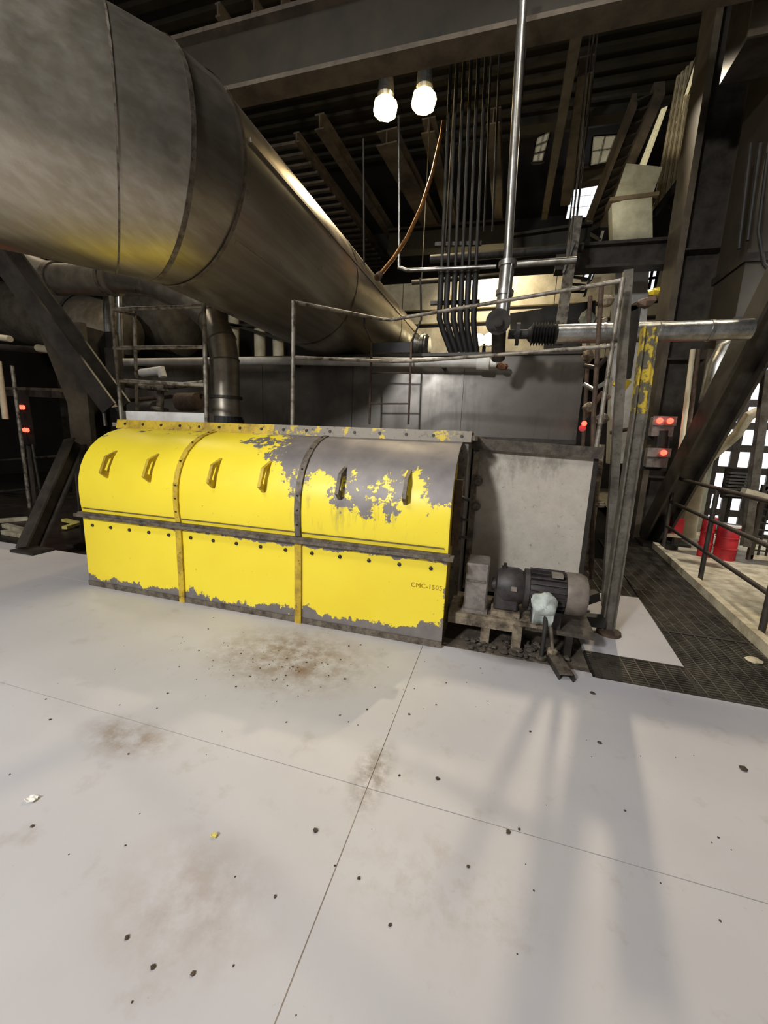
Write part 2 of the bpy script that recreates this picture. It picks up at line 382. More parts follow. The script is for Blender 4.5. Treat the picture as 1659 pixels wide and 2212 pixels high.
beam_thing('thin brown beam between the two upper gridded windows', (0.926, 13, 8.536), (2.361, 13, 8.622), .3, .36, .05, 'column_paint', 'cross_beam')
beam_thing('dark beam high at the right, above the dim upper window', (-0.293, 11, 8.754), (2.496, 11, 8.703), .3, .3, .05, 'girder_paint', 'cross_beam')

# twin lamps
def lamp(loc, label):
    e = thing('high_bay_lamp', label, 'lamp', loc, 'glowing twin lamps under the girder'); x, y, z = loc
    MB().lathe((x, y, z), (x, y, z+1), [(0, .20), (.08, .225), (.17, .2), (.24, .1)], 8, False).build('glass_refractor', 'lamp_glass', e)
    MB().lathe((x, y, z+.23), (x, y, z+1), [(0, .12), (.05, .15), (.3, .13), (.34, .05)], 16).build('ballast_housing', 'galvanised', e)
    MB().lathe((x, y, z-.03), (x, y, z+1), [(0, .10), (.03, .1), (.031, .19)], 8).build('bottom_lens', 'lamp_glass', e)
    MB().sweep([(x, y, z+.56), (x, y, 9.6)], .02, 8).build('hanger_rod', 'dark_steel', e)
    l = bpy.data.lights.new('lamp_light', 'SPOT'); l.spot_size = 2.05; l.spot_blend = .5; l.energy = 560; l.color = (1, .82, .52); l.shadow_soft_size = .2
    o = bpy.data.objects.new('lamp_light', l); COL.objects.link(o); o.parent = e; o.location = (0, -.05, -.28)
    return e
lamp((-2.546, 8, 7.306), 'left one of the twin glowing high bay lamps')
lamp((-1.845, 8, 7.303), 'right one of the twin glowing high bay lamps, beside the copper pipe')
e = thing('floodlight', 'pair of small bright lamps above the tank, beside the black conduits', 'lamp', (-0.657, 12, 4.025))
for px in ((-0.883, 12, 4.344), (-0.599, 12, 4.361)):
    p = Vector(px)
    MB().lathe(p, p+Vector((0, 1, 0)), [(0, .02), (.01, .17), (.2, .1)], 12).build('lens', 'small_lamp_glass', e)
    MB().lathe(p+Vector((0, .1, 0)), p+Vector((0, 1, 0)), [(0, .2), (.25, .1)], 12).build('housing', 'dark_steel', e)
fp = Vector((-0.74, 12.3, 4.273)); MB().sweep([fp, (fp.x, fp.y, -.24)], .05, 8).build('bracket', 'dark_steel', e)

# ------------------------------------------------------------------ the yellow casing
HX, HY = -2.115, 2.91
hood = thing('machine_hood', 'long yellow hood with rounded shoulder and flaking paint on the floor', 'machine', (HX, HY, 0))
PROF = [(2.905, .765), (2.893, .86), (2.890, .98), (2.900, 1.10), (2.930, 1.21), (2.980, 1.31), (3.050, 1.40), (3.140, 1.475), (3.250, 1.535), (3.36, 1.57), (3.46, 1.59)]
BX = [-3.92, -2.755, -1.55, -.315]
def shell(x0, x1):
    m = MB(); t = .012; n = len(PROF); inner = [(y+t, z-t) for y, z in PROF]; nx = 5
    xs = [x0+(x1-x0)*i/nx for i in range(nx+1)]
    vs = [(x, y, z) for x in xs for y, z in PROF]
    fs = [(i*n+k, (i+1)*n+k, (i+1)*n+k+1, i*n+k+1) for i in range(nx) for k in range(n-1)]
    m.add(vs, fs)
    vs = [(x, y, z) for x in xs for y, z in inner]; m.add(vs, [f[::-1] for f in fs])
    for x in (x0, x1):
        m.add([(x, *p) for p in PROF]+[(x, *p) for p in inner], [(k, k+1, n+k+1, n+k) for k in range(n-1)])
    return m
HC, FP = [], []
for i in range(3):
    a, b = BX[i]+.002, BX[i+1]-.002
    HC.append(shell(a, b).build('hood_cover', 'yellow_paint', hood, True))
    FP.append(MB().box(a, b, 2.905, 2.925, .05, .70).build('front_panel', 'yellow_paint', hood))
    MB().box(a, b, 2.895, 2.93, .0, .052).build('foot_channel', 'rib_grey', hood)
    m = MB()
    for k in range(5):
        x = a+.12+(b-a-.24)*k/4; m.lathe((x, 2.906, .635), (x, 2.8, .635), [(0, .017), (.012, .015), (.016, .004)], 6)
    m.build('bolt_row', 'dark_steel', FP[i], kind='stuff')
    # thin stitched seam above the ledge
    MB().box(a+.03, b-.03, 2.886, 2.903, .80, .806).build('seam_strip', 'rib_grey', HC[i])
for i, x in enumerate(BX[1:3]):      # ribs between bays: flat bar standing proud, following the shoulder
    m = MB(); w = .03; P = [(2.905, .0), (2.905, .70)]
    m.box(x-w, x+w, 2.885, 2.91, .0, .715).build('front_rib', 'worn_yellow', hood)
    m = MB(); n = len(PROF); o = [(y-.018, z+.006) for y, z in PROF]
    vs = [(xx, *p) for xx in (x-.026, x+.026) for p in o]+[(xx, *p) for xx in (x-.026, x+.026) for p in PROF]
    fs = [(k, k+1, n+k+1, n+k) for k in range(n-1)]+[(k, k+1, 2*n+k+1, 2*n+k) for k in range(n-1)]+[(n+k, n+k+1, 3*n+k+1, 3*n+k) for k in range(n-1)]
    m.add(vs, fs); sr = m.build('shoulder_rib', ('worn_yellow', 'rib_grey')[i], hood, True)
    m = MB()
    for k in (1, 2, 3, 5, 7, 9):
        y, z = o[k]; m.lump((x, y-.004, z+.003), .011, k)
    m.build('rib_bolts', 'dark_steel', sr, kind='stuff')
MB().box(-3.955, -.27, 2.84, 2.93, .722, .748).build('ledge', 'rib_grey', hood)
MB().box(-3.93, -.30, 2.862, 2.905, .748, .765).build('ledge_lip', 'rib_grey', hood)
for x0, x1, mt in ((-4.02, -2.1, 'worn_yellow'), (-2.1, -1.45, 'flange_grey'), (-1.45, -.25, 'flange_grey')):
    tf = MB().prism([(3.43, 1.585), (3.445, 1.585), (3.47, 1.675), (3.455, 1.675)], 'X', x0, x1).build('top_flange', mt, hood)
m = MB()
for k in range(16):
    x = -3.9+k*.238; m.lathe((x, 3.447, 1.63), (x, 3.3, 1.64), [(0, .016), (.012, .014)], 6)
m.build('flange_bolts', 'dark_steel', tf, kind='stuff')
def end_plate(x0, x1):
    poly = [(2.92, .0)]+[(y+.02, z-.01) for y, z in PROF]+[(3.47, .0)]
    return MB().prism(poly, 'X', x0, x1)
end_plate(-3.93, -3.915).build('end_plate', 'yellow_paint', hood)
end_plate(-.36, -.345).build('end_plate', 'worn_yellow', hood)
MB().box(-.345, -.325, 2.97, 3.02, .12, .6).build('end_angle', 'worn_yellow', hood)
lt = MB().box(-.34, -.28, 3.30, 3.36, .72, 1.28).build('latch_plate', 'rusty', hood)
for z in (.80, .95, 1.12):
    MB().lathe((-.28, 3.33, z), (-.2, 3.33, z), [(0, .028), (.02, .026), (.022, .012), (.06, .012)], 8).build('latch_bolt', 'dark_steel', lt)
# six lifting lugs: slotted plates standing on the shoulder
def on_prof(z):
    for (y0, z0), (y1, z1) in zip(PROF, PROF[1:]):
        if z0 <= z <= z1: return y0+(y1-y0)*(z-z0)/(z1-z0)
    return PROF[-1][0]
for i, (px, zc) in enumerate(((-3.56, 1.245), (-3.06, 1.24), (-2.37, 1.235), (-1.875, 1.235), (-1.19, 1.23), (-.66, 1.235))):
    z0, z1 = zc-.135, zc+.13; y0, y1 = on_prof(z0)+.006, on_prof(z1)+.006
    oz0, oz1 = zc-.075, zc+.075; od = .085
    oy0, oy1 = on_prof(oz0)-od, on_prof(oz1)-od-.0
    A = [(y0, z0), (oy0, oz0), (oy1, oz1), (y1, z1)]
    iz0, iz1 = zc-.06, zc+.06; B = [(on_prof(iz0)+.004, iz0-.01), (on_prof(iz0)-.05, iz0+.01), (on_prof(iz1)-.05, iz1-.01), (on_prof(iz1)+.004, iz1+.01)]
    m = MB(); t = .014
    vs = [(px+s, *p) for s in (-t, t) for p in A+B]
    fs = []
    for s in (0, 8):
        fs += [(s, s+1, s+5, s+4), (s+1, s+2, s+6, s+5), (s+2, s+3, s+7, s+6)]
    for k in range(3): fs += [(k, k+1, 8+k+1, 8+k), (4+k, 4+k+1, 12+k+1, 12+k)]
    m.add(vs, fs); m.build('lifting_lug', 'worn_yellow' if i < 4 else 'rib_grey', HC[i//2])
tx = bpy.data.curves.new('stencil_lettering', 'FONT'); tx.body = 'CMC-1505'; tx.size = .052; tx.extrude = .0006; tx.space_character = 1.05
tx.materials.append(dirty('stencil_ink', (124, 92, 12), (176, 140, 26), .7, scale=30))
to = bpy.data.objects.new('stencil_lettering', tx); COL.objects.link(to); to.parent = FP[2]
to.location = (-.585-HX, 2.9035-HY, .468); to.rotation_euler = (math.pi/2, 0, 0)
bpy.context.view_layer.update()
tm = bpy.data.meshes.new_from_object(to); t2 = bpy.data.objects.new('stencil_lettering', tm); COL.objects.link(t2); t2.parent = FP[2]
t2.location = to.location; t2.rotation_euler = to.rotation_euler; bpy.data.objects.remove(to); t2.name = 'stencil_lettering'

# machine body behind the hood, its deck and kerb
body = thing('screw_conveyor', 'grey dusty machine body and top deck right behind the yellow hood', 'machine', (-2.2, 4.7, 0))
MB().box(-4.05, -.27, 3.47, 5.95, -.5, 1.60).build('casing', 'deck_grey', body)
MB().box(-4.10, -.22, 3.46, 5.96, 1.60, 1.64).build('deck_plate', 'deck_grey', body)
MB().box(-4.05, -2.93, 3.56, 3.64, 1.64, 1.77).build('deck_curb', 'white_paint', body)
MB().box(-2.9, -.24, 3.50, 3.56, 1.64, 1.665).build('deck_curb', 'rusty', body)
side = thing('machine_side_casing', 'large pale grey stained casing panel behind the motor', 'machine', (.25, 4.9, .1))
MB().box(-.26, .81, 3.96, 5.9, .12, 1.545).build('panel', 'casing_paint', side)
MB().bar((-.27, 3.93, 1.575), (.84, 3.93, 1.535), .09, .10).build('top_beam', 'grime_dark', side)
MB().box(-.26, .81, 4.05, 5.9, .0, .12).build('gap_block', 'gap_shade', side)  # dark block painted as the shade in the open gap below the panel
MB().box(.79, .83, 3.95, 4.02, .12, 1.53).build('edge_angle', 'dark_steel', side)
MB().box(-.25, -.2, 3.90, 3.955, .2, 1.5).build('edge_angle', 'grimy_base', side)
for z in (1.22, .98):
    MB().lathe((-.19, 3.92, z), (-.19, 3.6, z), [(0, .045), (.03, .045), (.031, .028), (.07, .028)], 10).build('pipe_stub', 'rib_grey', side)
MB().bar((.81, 3.99, .14), (.81, 5.9, .14), .06, .06).build('edge_angle', 'dark_steel', side)

# steel tank behind
tank = thing('storage_tank', 'long grey sheet steel tank behind the railings, under the big duct', 'tank', (-1.9, 7.8, 1.6))
for x0, x1 in ((-7.0, -3.86), (-3.86, -2.3), (-2.3, -.62), (-.62, .95)):
    MB().box(x0+.003, x1-.003, 6.0, 9.6, 1.55, 2.76).build('side_sheet', 'tank_steel', tank)
MB().box(-7.05, 1.0, 5.95, 9.65, 2.76, 2.80).build('roof_plate', 'dark_steel', tank)
for x in (-2.3, -.62): MB().box(x-.015, x+.015, 5.985, 6.0, 1.66, 2.75).build('seam_strip', 'tank_steel', tank)
MB().box(-7, .95, 5.97, 6.0, 1.6, 1.66).build('foot_angle', 'dark_steel', tank)
e = thing('steam_pipe', 'pale grey pipe running along the top edge of the steel tank', 'pipe', (-3.109, 5.75, 2.632))
MB().sweep([(-7.096, 5.75, 2.703), (-3.109, 5.75, 2.685), (-0.333, 5.75, 2.616)], .062, 14).build('pipe', 'white_paint', e, True)
MB().lathe((-0.423, 5.75, 2.617), (-0.154, 5.75, 2.614), [(0, .08), (.16, .09), (.165, .05), (.25, .05)], 14).build('end_wrap', 'paper', e, True)
for px in ((-6.269, 5.9, 2.736), (-3.19, 5.9, 2.714), (-0.881, 5.9, 2.661)): MB().box(px[0]-.02, px[0]+.02, 5.78, 5.998, px[2]-.09, px[2]-.05).build('bracket', 'dark_steel', e)
MB().lump((-0.092, 5.8, 2.581), .08, 5).build('end_fitting', 'red_rust', e)

# ------------------------------------------------------------------ the big mitred duct
duct = thing('overhead_duct', 'huge bare steel duct elbow sweeping overhead from the upper left', 'duct', (-2.7, 5, 2.8))
R = .75; A0 = Vector((-2.62, 9.5, 3.55)); A1 = Vector((-2.71, 2.98, 3.53)); d0 = (A1-A0).normalized()
def hd(deg): return Vector((-math.sin(math.radians(deg)), -math.cos(math.radians(deg)), .0))
d1 = hd(17); d2 = hd(36)
J1 = A1; J2 = J1+d1*.16; J3 = J2+d2*.27; d3 = hd(40); J4 = J3+d3*3.6
n01 = (d0+d1).normalized(); n12 = (d1+d2).normalized(); n23 = (d2+d3).normalized()
ys = [9.5, 7.4, 5.2, 2.98]
for i in range(3):
    p, q = A0.lerp(A1, (9.5-ys[i])/6.52), A0.lerp(A1, (9.5-ys[i+1])/6.52)
    MB().between(p, d0, q, n01 if i == 2 else d0, R, R, 64).build('duct_run', 'duct_steel', duct, True)
    if i: MB().between(p-d0*.03, d0, p+d0*.03, d0, R+.006, R+.006, 64).build('lap_band', 'duct_steel', duct, True)
MB().between(J1, n01, J2, n12, R+.004, R+.004, 64).build('mitred_gore', 'duct_steel', duct, True)
MB().between(J2, n12, J3, n23, R+.012, R+.012, 64).build('mitred_gore', 'duct_steel', duct, True)
MB().between(J3, n23, J4, d3, R+.014, R+.014, 64).build('duct_run', 'duct_steel', duct, True)
for J, n, dd in ((J1, n01, d0), (J2, n12, d1)):
    MB().between(J-dd*.018, n, J+dd*.018, n, R+.014, R+.014, 64).build('joint_ring', 'rib_grey', duct, True)
MB().between(J3-d2*.006, n23, J3+d2*.006, n23, R+.017, R+.017, 64).build('joint_ring', 'rib_grey', duct, True)
def lap(a, b, ang, mat='duct_steel', w=.03):
    d = (b-a).normalized(); x = d.cross(Vector((0, 0, 1))).normalized(); y = x.cross(d); rr = (R+.004)
    o = (x*math.cos(ang)+y*math.sin(ang)); MB().bar(a+o*rr, b+o*rr, w, .012, o).build('lap_strip', mat, duct)
lap(J1, A0, math.radians(14)); lap(J1, A0, math.radians(-40)); 
MB().sweep([A0, A0+Vector((.15, .5, -.15)), A0+Vector((.2, .7, -.72))], .55, 20).build('end_elbow', 'duct_steel', duct, True)
e = thing('wrapped_pipe_end', 'crumpled foil wrapped pipe stub at the far end of the big duct', 'pipe', (-1.521, 8, 3.278))
m = MB()
for k in range(6):
    m.lathe((-1.711, 8, 3.45) if 0 else Vector((-1.723, 7.6, 3.255))+Vector((k*.05, 0, -k*.005)), Vector((-1.278, 7.6, 3.23)), [(0, .20+.03*(k % 2)), (.05, .24-.03*(k % 3)), (.051, .15)], 14)
m.build('foil_wrap', 'silver_jacket', e, True); q = (-1.49, 7.6, 3.235); MB().box(q[0]-.1, q[0]+.1, 7.55, 7.75, 2.80, q[2]-.1).build('saddle', 'dark_steel', e)

# elbow duct rising from the machine deck
e = thing('exhaust_duct', 'round steel elbow duct rising from the deck behind the left railing', 'duct', (-3.273, 4.3, 1.742))
p0 = Vector((-3.275, 4.3, 1.703)); up = Vector((p0.x, p0.y, 0)); ctr = [(p0.x, p0.y, 1.64), (p0.x, p0.y, 2.42), (p0.x-.05, p0.y+.02, 2.66), (p0.x-.22, p0.y+.06, 2.92), (p0.x-.50, p0.y+.1, 3.12), (-4.52, 4.55, 3.435), (-5.416, 4.7, 3.599)]
rr = .165
for i in range(len(ctr)-1):
    a, b = Vector(ctr[i]), Vector(ctr[i+1]); d = (b-a).normalized()
    na = ((a-Vector(ctr[i-1])).normalized()+d).normalized() if i else d
    nb = ((Vector(ctr[i+2])-b).normalized()+d).normalized() if i < len(ctr)-2 else d
    MB().between(a, na, b, nb, rr, rr, 28).build('duct_section', 'duct_steel', e, True)
    if i in (1, 2, 3): MB().between(a-d*.008, na, a+d*.008, na, rr+.006, rr+.006, 28).build('joint_ring', 'rib_grey', e, True)
MB().lathe((p0.x, p0.y, 1.98), (p0.x, p0.y, 3), [(0, .19), (.03, .19)], 28).build('flange_ring', 'dark_steel', e)
MB().lathe((p0.x, p0.y, 1.64), (p0.x, p0.y, 3), [(0, .20), (.1, .20), (.1, .185), (.13, .185)], 28).build('base_collar', 'black_rubber', e)
e = thing('insulated_duct', 'thick insulated grey duct running left beneath the big duct', 'duct', (-6.203, 4.75, 3.647))
MB().sweep([(-5.295, 4.7, 3.574), (-6.425, 4.75, 3.673), (-6.779, 4.75, 3.777), (-7.353, 4.75, 4.057), (-8.174, 4.8, 4.445)], .2, 24).build('jacket', 'jacket_grey', e, True)
MB().lathe((-5.392, 4.7, 3.586), (-5.541, 4.7, 3.595), [(0, .215), (.05, .215)], 24).build('band', 'rib_grey', e, True)
MB().lathe((-6.398, 4.75, 3.672), (-6.558, 4.75, 3.7), [(0, .225), (.1, .225)], 24).build('band', 'rib_grey', e, True)

# ------------------------------------------------------------------ railings on the machine
def rail_thing(label, posts, rails, r=.019, cat='railing', name='guard_rail', mat='rail_steel'):
    e = thing(name, label, cat, posts[0][0])
    for a, b in posts: MB().sweep([a, b], r*1.15, 10).build('post', mat, e, True)
    for pts in rails: MB().sweep(pts, r, 10).build('rail', mat, e, True)
    return e
rail_thing('rusty guard rail at the left end of the machine deck', [((-4.03, 3.52, 1.64), (-4.044, 3.52, 2.928)), ((-2.92, 3.52, 1.64), (-2.9, 3.52, 2.806)), ((-4.768, 4.4, 1.789), (-4.692, 4.4, 3.076))],
           [[(-4.039, 3.52, 2.802), (-2.912, 3.52, 2.778)], [(-4.062, 3.52, 2.418), (-2.921, 3.52, 2.404)], [(-4.06, 3.52, 2.087), (-2.929, 3.52, 2.042)], [(-4.039, 3.52, 2.802), (-4.697, 4.4, 3.021)]])
rail_thing('grey guard rail from the deck post round to the tall right posts', [((-1.945, 3.52, 1.64), (-1.931, 3.52, 2.78)), ((.79, 3.92, 1.56), (0.818, 3.92, 2.941))],
           [[(-1.931, 3.52, 2.772), (-1.389, 4.5, 2.867), (-1.283, 4.5, 2.858), (0.821, 3.92, 2.92)], [(-1.937, 3.52, 2.294), (-1.248, 4.35, 2.398), (-0.944, 4.35, 2.399), (0.833, 3.92, 2.421)]], .017)
# ladder hung on chains over the tank face
e = thing('hung_ladder', 'narrow steel ladder hung before the tank face by two rods', 'ladder', (-1.57, 5.6, 1.79))
for top, mid, bot in (((-2.064, 5.6, 5.361), (-1.981, 5.6, 3.126), (-1.865, 5.6, 2.893)), ((-1.223, 5.6, 3.667), (-1.181, 5.6, 3.155), (-1.299, 5.6, 2.88))):
    MB().sweep([top, mid, bot], .013, 8).build('hanger_rod', 'dark_steel', e)
for a, b in (((-1.865, 5.6, 2.893), (-1.86, 5.6, 1.768)), ((-1.299, 5.6, 2.88), (-1.287, 5.6, 1.785))):
    MB().bar(a, b, .025, .025).build('stile', 'rusty', e)
for y in (805, 871): pass
MB().sweep([(-1.864, 5.6, 2.476), (-1.297, 5.6, 2.473)], .011, 8).build('rung', 'rusty', e)
MB().sweep([(-1.856, 5.6, 2.059), (-1.289, 5.6, 2.068)], .011, 8).build('rung', 'rusty', e)
MB().bar((-1.868, 5.62, 2.812), (-1.3, 5.62, 2.813), .02, .13).build('top_plate', 'black_rubber', e)

# ------------------------------------------------------------------ pipes, conduits and cables above
e = thing('riser_pipe', 'tall galvanised riser pipe dropping from the roof to the gate valve', 'pipe', (-0.152, 4.9, 2.928))
MB().sweep([(-0.198, 4.9, 6.06), (-0.12, 4.9, 3.486)], .045, 16).build('pipe', 'galvanised', e, True)
MB().sweep([(-0.12, 4.9, 3.486), (-0.127, 4.9, 2.927)], .075, 16).build('pipe_sleeve', 'galvanised', e, True)
for p, q in (((-0.117, 4.9, 3.508), (-0.116, 4.9, 3.44)), ((-0.12, 4.9, 3.219), (-0.122, 4.9, 3.191))): MB().lathe(p, q, [(0, .095), (.05, .095)], 16).build('clamp_band', 'galvanised', e, True)
MB().sweep([(-0.071, 4.82, 3.452), (-0.086, 4.82, 2.903)], .012, 8).build('tracer_tube', 'silver_jacket', e)
e = thing('gate_valve', 'dark flanged gate valve with bellows joint beside the galvanised riser', 'valve', (-0.127, 4.9, 2.587))
vb = MB().sweep([(-0.134, 4.9, 2.951), (-0.153, 4.9, 2.88), (-0.138, 5.2, 2.57)], .08, 14).build('body', 'dark_steel', e, True)
MB().lathe((-0.161, 4.78, 2.872), (-0.155, 4.6, 2.824), [(0, .13), (.06, .13), (.061, .05), (.12, .05)], 18).build('hand_wheel', 'dark_steel', vb)
MB().lathe((-0.045, 4.95, 2.782), (0.21, 4.95, 2.775), [(0, .05), (.08, .05), (.08, .12), (.12, .12), (.12, .05), (.3, .05)], 16).build('flange', 'black_rubber', e)
m = [(.0, .06)]
for k in range(9): m += [(.03+k*.03, .085), (.045+k*.03, .125)]
MB().lathe((0.162, 4.95, 2.776), (0.425, 4.95, 2.769), m+[(.31, .06)], 18).build('bellows', 'black_rubber', e)
e = thing('insulated_pipe', 'silver jacketed horizontal pipe from the bellows joint to the right', 'pipe', (1.348, 5, 2.763))
MB().sweep([(0.424, 5, 2.781), (1.431, 5, 2.774)], .098, 20).build('jacket', 'silver_jacket', e, True)
MB().sweep([(1.431, 5, 2.774), (2.23, 5, 2.775)], .096, 20).build('jacket', 'silver_jacket', e, True)
for p, q in (((1.431, 5, 2.774), (1.464, 5, 2.773)), ((0.912, 5, 2.776), (0.948, 5, 2.775)), ((1.877, 5, 2.774), (1.908, 5, 2.773))): MB().lathe(p, q, [(0, .103), (.03, .103)], 20).build('jacket_band', 'galvanised', e, True)
# black conduits, one thing each
tops = [976, 990, 1004, 1018, 1034, 1050]; mids = [949, 963, 979, 994, 1008, 1023]; bots = [958, 972, 986, 1000, 1010, 1021]
words = ['leftmost', 'second from left', 'third from left', 'third from right', 'second from right', 'rightmost']
ZC = [(t, mm, bb) for t, mm, bb in zip(tops, mids, bots)]
CT = [(-1.12, 6.35, 6.793), (-1.034, 6.35, 6.792), (-0.943, 6.35, 6.785), (-0.852, 6.35, 6.778), (-0.756, 6.35, 6.77), (-0.661, 6.35, 6.762)]
CM = [(-1.066, 6.35, 3.366), (-0.969, 6.35, 3.362), (-0.86, 6.35, 3.358), (-0.758, 6.35, 3.354), (-0.664, 6.35, 3.351), (-0.564, 6.35, 3.347)]
CB = [(-0.874, 6.5, 2.909), (-0.789, 6.5, 2.908), (-0.712, 6.5, 2.906), (-0.643, 6.5, 2.905), (-0.573, 6.5, 2.904), (-0.491, 6.5, 2.903)]
for i in range(6):
    a, b, c = Vector(CT[i]), Vector(CM[i]), Vector(CB[i]); t = a+(a-b).normalized()*1.2
    e = thing('conduit', 'dark vertical conduit hanging from the roof, %s of the bank of six' % words[i], 'conduit', c, 'bank of six conduits')
    MB().sweep([t, b.lerp(a, .18)], .022, 10).build('upper_run', 'conduit_grey', e, True)
    MB().sweep([b.lerp(a, .18), b, b.lerp(c, .35)+Vector((-.01, 0, 0)), c], .042, 10).build('lower_run', 'black_rubber', e, True)
    MB().lathe(c, c+(c-b), [(0, .055), (.08, .055)], 10).build('gland', 'paper' if i else 'dark_steel', e)
    MB().lathe(b.lerp(a, .18), a, [(0, .05), (.06, .05)], 10).build('coupling', 'dark_steel', e)
e = thing('conduit_support', 'dark clamp bar holding the six hanging conduits', 'bracket', (-0.792, 6.42, 4.269))
MB().bar((-1.209, 6.44, 4.414), (-0.54, 6.44, 4.371), .05, .05).build('strut', 'dark_steel', e)
MB().bar((-1.229, 6.44, 3.612), (-0.503, 6.44, 3.597), .05, .05).build('strut', 'dark_steel', e)
for i, (a, b) in enumerate((((-0.655, 7, 7.187), (-0.559, 7, 4.778)), ((-0.552, 7.2, 7.324), (-0.446, 7.2, 4.857)))):
    a = tuple(Vector(b)+(Vector(a)-Vector(b))*((9.6-b[2])/(a[2]-b[2])))
    e = tag(MB().sweep([a, b], .016, 8).build('thin_conduit', 'conduit_grey'), ('thin grey conduit just right of the bank of six', 'thinner grey conduit beside the galvanised riser')[i], 'conduit')
cp = [(-1.256, 6.8, 6.217), (-1.273, 6.8, 6.054), (-1.334, 6.6, 5.453), (-1.414, 6.3, 4.853), (-1.524, 6, 4.348), (-1.627, 5.7, 3.968), (-1.717, 5.3, 3.591)]
e = thing('copper_pipe', 'curved copper coloured hose sweeping from the right lamp to the big duct', 'pipe', cp[-1])
MB().sweep(cp, .028, 12).build('hose', 'copper', e, True)
MB().lathe(cp[-1], cp[-2], [(0, .045), (.08, .045)], 12).build('end_fitting', 'rusty', e)
e = thing('drop_pipe', 'slim silver drop pipe turning right below the left lamp', 'pipe', (-1.678, 6.2, 4.014))
MB().sweep([(-1.771, 6.2, 5.969), (-1.685, 6.2, 4.157)], .016, 10).build('drop', 'silver_jacket', e, True)
MB().sweep([(-1.685, 6.2, 4.157), (-1.679, 6.2, 4.045), (-1.552, 6.2, 4), (-0.297, 6.2, 3.967)], .026, 10).build('run', 'galvanised', e, True)
for i, (a, b) in enumerate((((-0.28, 7, 4.276), (0.808, 7, 4.274)), ((-1.573, 8, 4.855), (1.008, 8, 4.841)), ((-2.14, 9, 4.842), (-0.079, 9, 4.87)))):
    e = thing('header_pipe', ('grey header pipe level with the riser sleeve, to its right', 'dark header pipe crossing behind the conduits', 'dark lower header pipe above the cream wall band')[i], 'pipe', lerp(a, b, .5))
    MB().sweep([a, b], (.05, .07, .05)[i], 10).build('run', ('galvanised', 'conduit_grey', 'dark_steel')[i], e, True)
    for t in (.1, .9): q = lerp(a, b, t); MB().sweep([q, (q[0], q[1], 9.6)], .012, 6).build('hanger_rod', 'dark_steel', e)

# ------------------------------------------------------------------ far wall fittings and windows
wbn = setting('wall_band', (0, 14, 0)); wbn.name = 'trim_1'
for a, b, z0, z1, mat in ((-5.2, 4.3, 5.78, 6.62, 'cream_paint'), (-5.2, 4.3, 5.35, 5.66, 'cream_paint'), (-5.2, 4.3, 4.2, 5.22, 'cream_paint')):
    n = 6
    for k in range(n): MB().box(a+(b-a)*k/n+.01, a+(b-a)*(k+1)/n-.01, 14, 14.15, z0, z1).build('wall_panel', mat, wbn)
e = thing('control_cabinet', 'dark open fronted cabinet above the tank, right of the valve', 'cabinet', (0.829, 10, 3.789))
MB().bar((0.755, 10, 4.476), (0.8, 10, 4.058), 1.7, .3, (0, 1, 0)).build('hood_box', 'black_rubber', e)
MB().bar((0.993, 9.8, 4.206), (1.066, 9.8, 3.551), .75, .1, (0, 1, 0)).build('door_panel', 'conduit_grey', e)
MB().lump((1.416, 9.5, 4.126), .16, 3, 1.1, 10).build('wrapped_fitting', 'rag_cloth', e, True)
for px in (0, 1): pass
def window(n, corners, glass, nx, ny, label_mat='dark_steel', t=.06):
    "glazed opening with mullions; corners tl, tr, br, bl"
    e = setting('window_%d' % n, corners[3]); tl, tr, br, bl = [Vector(c) for c in corners]
    nor = (tr-tl).cross(bl-tl).normalized()*.03
    for i in range(nx):
        for j in range(ny):
            def Pt(u, v): return tl.lerp(tr, u).lerp(bl.lerp(br, u), v)
            q = [Pt((i+.02)/nx, (j+.02)/ny), Pt((i+.98)/nx, (j+.02)/ny), Pt((i+.98)/nx, (j+.98)/ny), Pt((i+.02)/nx, (j+.98)/ny)]
            MB().add([p+nor for p in q]+[p-nor for p in q], [(0, 1, 2, 3), (7, 6, 5, 4), (0, 4, 5, 1), (1, 5, 6, 2), (2, 6, 7, 3), (3, 7, 4, 0)]).build('pane', glass, e)
    for i in range(nx+1): MB().bar(tl.lerp(tr, i/nx), bl.lerp(br, i/nx), t, t).build('mullion', label_mat, e)
    for j in range(ny+1): MB().bar(tl.lerp(bl, j/ny), tr.lerp(br, j/ny), t, t).build('mullion', label_mat, e)
window(1, ((1.32, 14.5, 9.181), (2.051, 14.5, 9.145), (1.857, 14.5, 8.287), (1.241, 14.5, 8.297)), 'window_glass', 5, 3, t=.05)
window(2, ((1.487, 12.4, 9.109), (2.017, 12.4, 9.073), (1.864, 12.4, 8.507), (1.501, 12.4, 8.472)), 'window_glass_dim', 2, 2)
window(3, ((3.102, 13, 6.338), (3.52, 13, 6.331), (3.488, 13, 5.662), (3.099, 13, 5.568)), 'window_glass', 3, 2, t=.07)
window(4, ((1.817, 13, 6.336), (2.023, 13, 6.345), (1.924, 13, 6.028), (1.69, 13, 6.042)), 'window_glass', 1, 1)
window(5, ((2.696, 9.6, 8.439), (2.759, 9.6, 8.441), (3.047, 11.4, 8.571), (2.996, 11.4, 8.561)), 'window_glass_warm', 1, 5, t=.03)
window(6, ((2.481, 10.6, 8.376), (2.59, 10.6, 8.407), (2.795, 13, 8.317), (2.61, 13, 8.275)), 'window_glass_warm', 2, 4, t=.04)
window(7, ((0.158, 12.2, 9.141), (0.452, 12.2, 9.25), (0.345, 12.2, 8.606), (0.1, 12.2, 8.616)), 'window_glass_dim', 2, 3)
